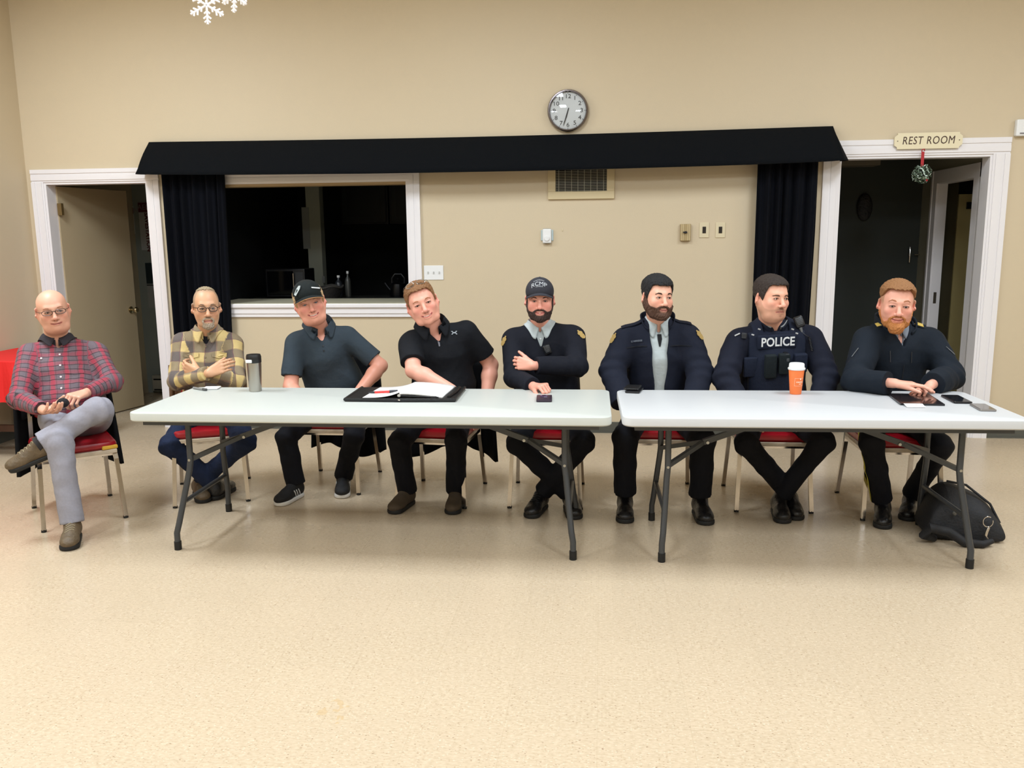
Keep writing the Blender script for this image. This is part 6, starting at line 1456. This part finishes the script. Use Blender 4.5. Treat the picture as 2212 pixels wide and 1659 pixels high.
hair(p,[(0,.078),(20,.074),(36,.078),(48,.062),(58,.034),(66,.004),(74,-.014),(82,.0),(92,.012),(100,.0),(125,-.05),(180,-.07)],.014,.006,(44,32,24),front=.005)
add_eyes(p.hd,p.root,p.og,irisb,(14,-2)); add_brows(p.hd,p.root,p.og,mat('brown_brow',(84,56,40),.9),.0034,up=-.003,arch=.003)
# ================= person 8: ginger beard, dark jacket, hands folded
j=J[8]; j['hem']=.03; x,y,z,m=tframe(j)
jk=cloth('dark_teal_navy_jacket',(13,22,32),noise=.12,nscale=120,bump=.5,bscale=14)
hA=dict(W=j['WA'],dir_=P(1972,836,-2.27)-j['WA']+np.array([0,0,.014]),palm=np.array([.1,-.05,-1.]),thumb_side=np.array([.2,-1,0]),curls=((6,16,12),(8,18,12),(10,20,14),(14,24,14)),thumb=(.95,.25,.2),tcurl=8,S=1.0)
hB=dict(W=j['WB']+np.array([-.01,0,-.012]),dir_=P(1980,846,-2.28)-j['WB'],palm=np.array([.1,-.1,-1.]),thumb_side=np.array([-.2,.7,.3]),curls=((8,14,10),(8,14,10),(10,16,12),(12,18,12)),thumb=(.9,.3,.2),tcurl=12,S=.95,spread=.05)
p=person(8,j,'person with ginger beard in dark jacket with gold shoulder badges, hands folded',
 dict(yaw=-10,pitch=6,roll=3,S=1.06,w=1.04,jaw=1.02,fat=.004,smile=.007,open_=.0,lid=.2,brow=.004),
 SK((228,166,142),(196,100,90),(220,118,108),stub=lin(196,120,84),stubt=.45,buzz=lin(170,128,96),buzzf=lambda x,y,z,az:.7*((az>60)&(z>.0)).astype(float)*np.clip(z/.02,0,1)),None,dict(cuff=.03),[hA,hB],
 dict(mat=dark_tr),[dict(name='boot',m=boot_b,msole=sole_b,boot=.08),dict(name='boot',m=boot_b,msole=sole_b,boot=.08)],neck=.060)
us,ubv=p.garment('dress_shirt',-.002,mat('grey_shirt_cloth',(120,126,134),.85,bump=.2,bscale=40),None,[wedge(j,-.045,.035)],h=.007,wr=.001)
sh,bv=p.garment('jacket',.014,jk,'long',[wedge(j,-.055,.050,zt=.03,wb=.004)],rs=(.068,.062,.052),wr=.010,wsc=8.)
collar(j,us,p.og,mat('grey_shirt_cloth',(120,126,134),.85),ubv,rx=.068,ry=.066,gap=.14,tip=.02,h=.036,off=.003)
collar(j,sh,p.og,jk,None,rx=.092,ry=.088,h=.098,gap=.32,stand=True,name='jacket_collar',open_=.035,dz=-.012,th=.009,fall=.8)
zp=mat('zip_silver',(130,134,138),.35,metal=.7)
for c in (0,): decal(bv,j,flat([(-.0015,-.13),(.0015,-.13),(.0015,.11),(-.0015,.11)],.002),.0,-.26,mat('zip_dark',(60,62,66),.4,metal=.6),sh,p.og,.003,'zip',sub=3)
for (px,py,r_) in ((1848,762,-.14),(1923,770,.05),(1968,772,0.),(2052,758,.55)): patch(bv,px,py,[(-.002,-.032),(.002,-.032),(.002,.032),(-.002,.032)],zp if px in (1848,2052) else mat('zip_dark',(60,62,66),.4),sh,p.og,'zip',rot=r_,lift=.004)
patch(bv,1826,768,[(-.014,-.02),(.014,-.02),(.016,.016),(0,.024),(-.016,.016)],mat('dark_patch',(30,38,46),.8,noise=.5,nscale=120),sh,p.og,rot=-.1)
for px,py,sg_ in ((1868,701,-1),(1996,699,1)):
    c=(j['SA'] if sg_<0 else j['SB'])*.62+j['N']*.38+z*.3; h=bv.ray_cast(Vector(c),Vector(-z))
    if h[0] is not None:
        b=np.array(h[0])-p.og; R=Matrix.Rotation(sg_*.32,3,'Y')@Matrix.Rotation(.45,3,'X')
        ep=MB().obox(tuple(b+np.array([0,0,.006])),(.085,.05,.007),R,.003).build('epaulette',jk,sh,True)
        MB().obox(tuple(b+np.array([0,-.004,.0115])),(.044,.034,.003),R,.001).cyl(tuple(b+np.array([-.022*sg_,-.004,.0135])),tuple(b+np.array([-.022*sg_,-.004,.0165])),.012,10).build('rank_badge',goldb,ep,True)
hair(p,[(0,.090),(20,.089),(34,.092),(46,.086),(58,.066),(72,.045),(90,.035),(120,.02),(180,-.02)],.016,.002,(140,96,56),front=.008,zt=.05)
beard(p,[(0,-.084),(14,-.084),(19,-.072),(26,-.070),(34,-.078),(44,-.085),(60,-.07),(72,-.05),(84,-.03),(95,-.05)],.004,(176,112,56),chin=.016,mt=.004,low=-.14,extra=[('u',p.hd.ell((0,-.078,-.110),(.027,.020,.026)),.02)],ring=.14)
add_eyes(p.hd,p.root,p.og,irisb,(0,-14)); add_brows(p.hd,p.root,p.og,mat('ginger_brow2',(170,112,78),.9),.003,up=.006,arch=.009)
# yellow trouser stripe down the outside of the left-hand leg
V_,Q_=p.trVQ; tb_=bvh(V_,Q_); ys=mat('yellow_stripe',(190,176,60),.8); pts=[]
H_,K_,A_=j['HA'],j['KA'],j['AA']
for a_,b_ in ((H_,K_),(K_,A_)):
    u_=nrm(b_-a_); o_=nrm(-x*1.0+y*.25-u_*((-x)@u_)); L_=[]
    for t in np.linspace(.15,.97,14):
        c=a_*(1-t)+b_*t+o_*.25; h=tb_.ray_cast(Vector(c),Vector(-o_))
        if h[0] is not None: L_.append(np.array(h[0])+o_*.002-p.og)
    if len(L_)>3:
        w_=np.cross(u_,o_)*.016; mbq=MB(); n_=len(L_)-1; mbq.grid(lambda u,v: Vector(L_[int(round(u*n_))]+w_*(v-.5)*2),n_,1); mbq.build('side_stripe',ys,p.trousers,thick=.002)
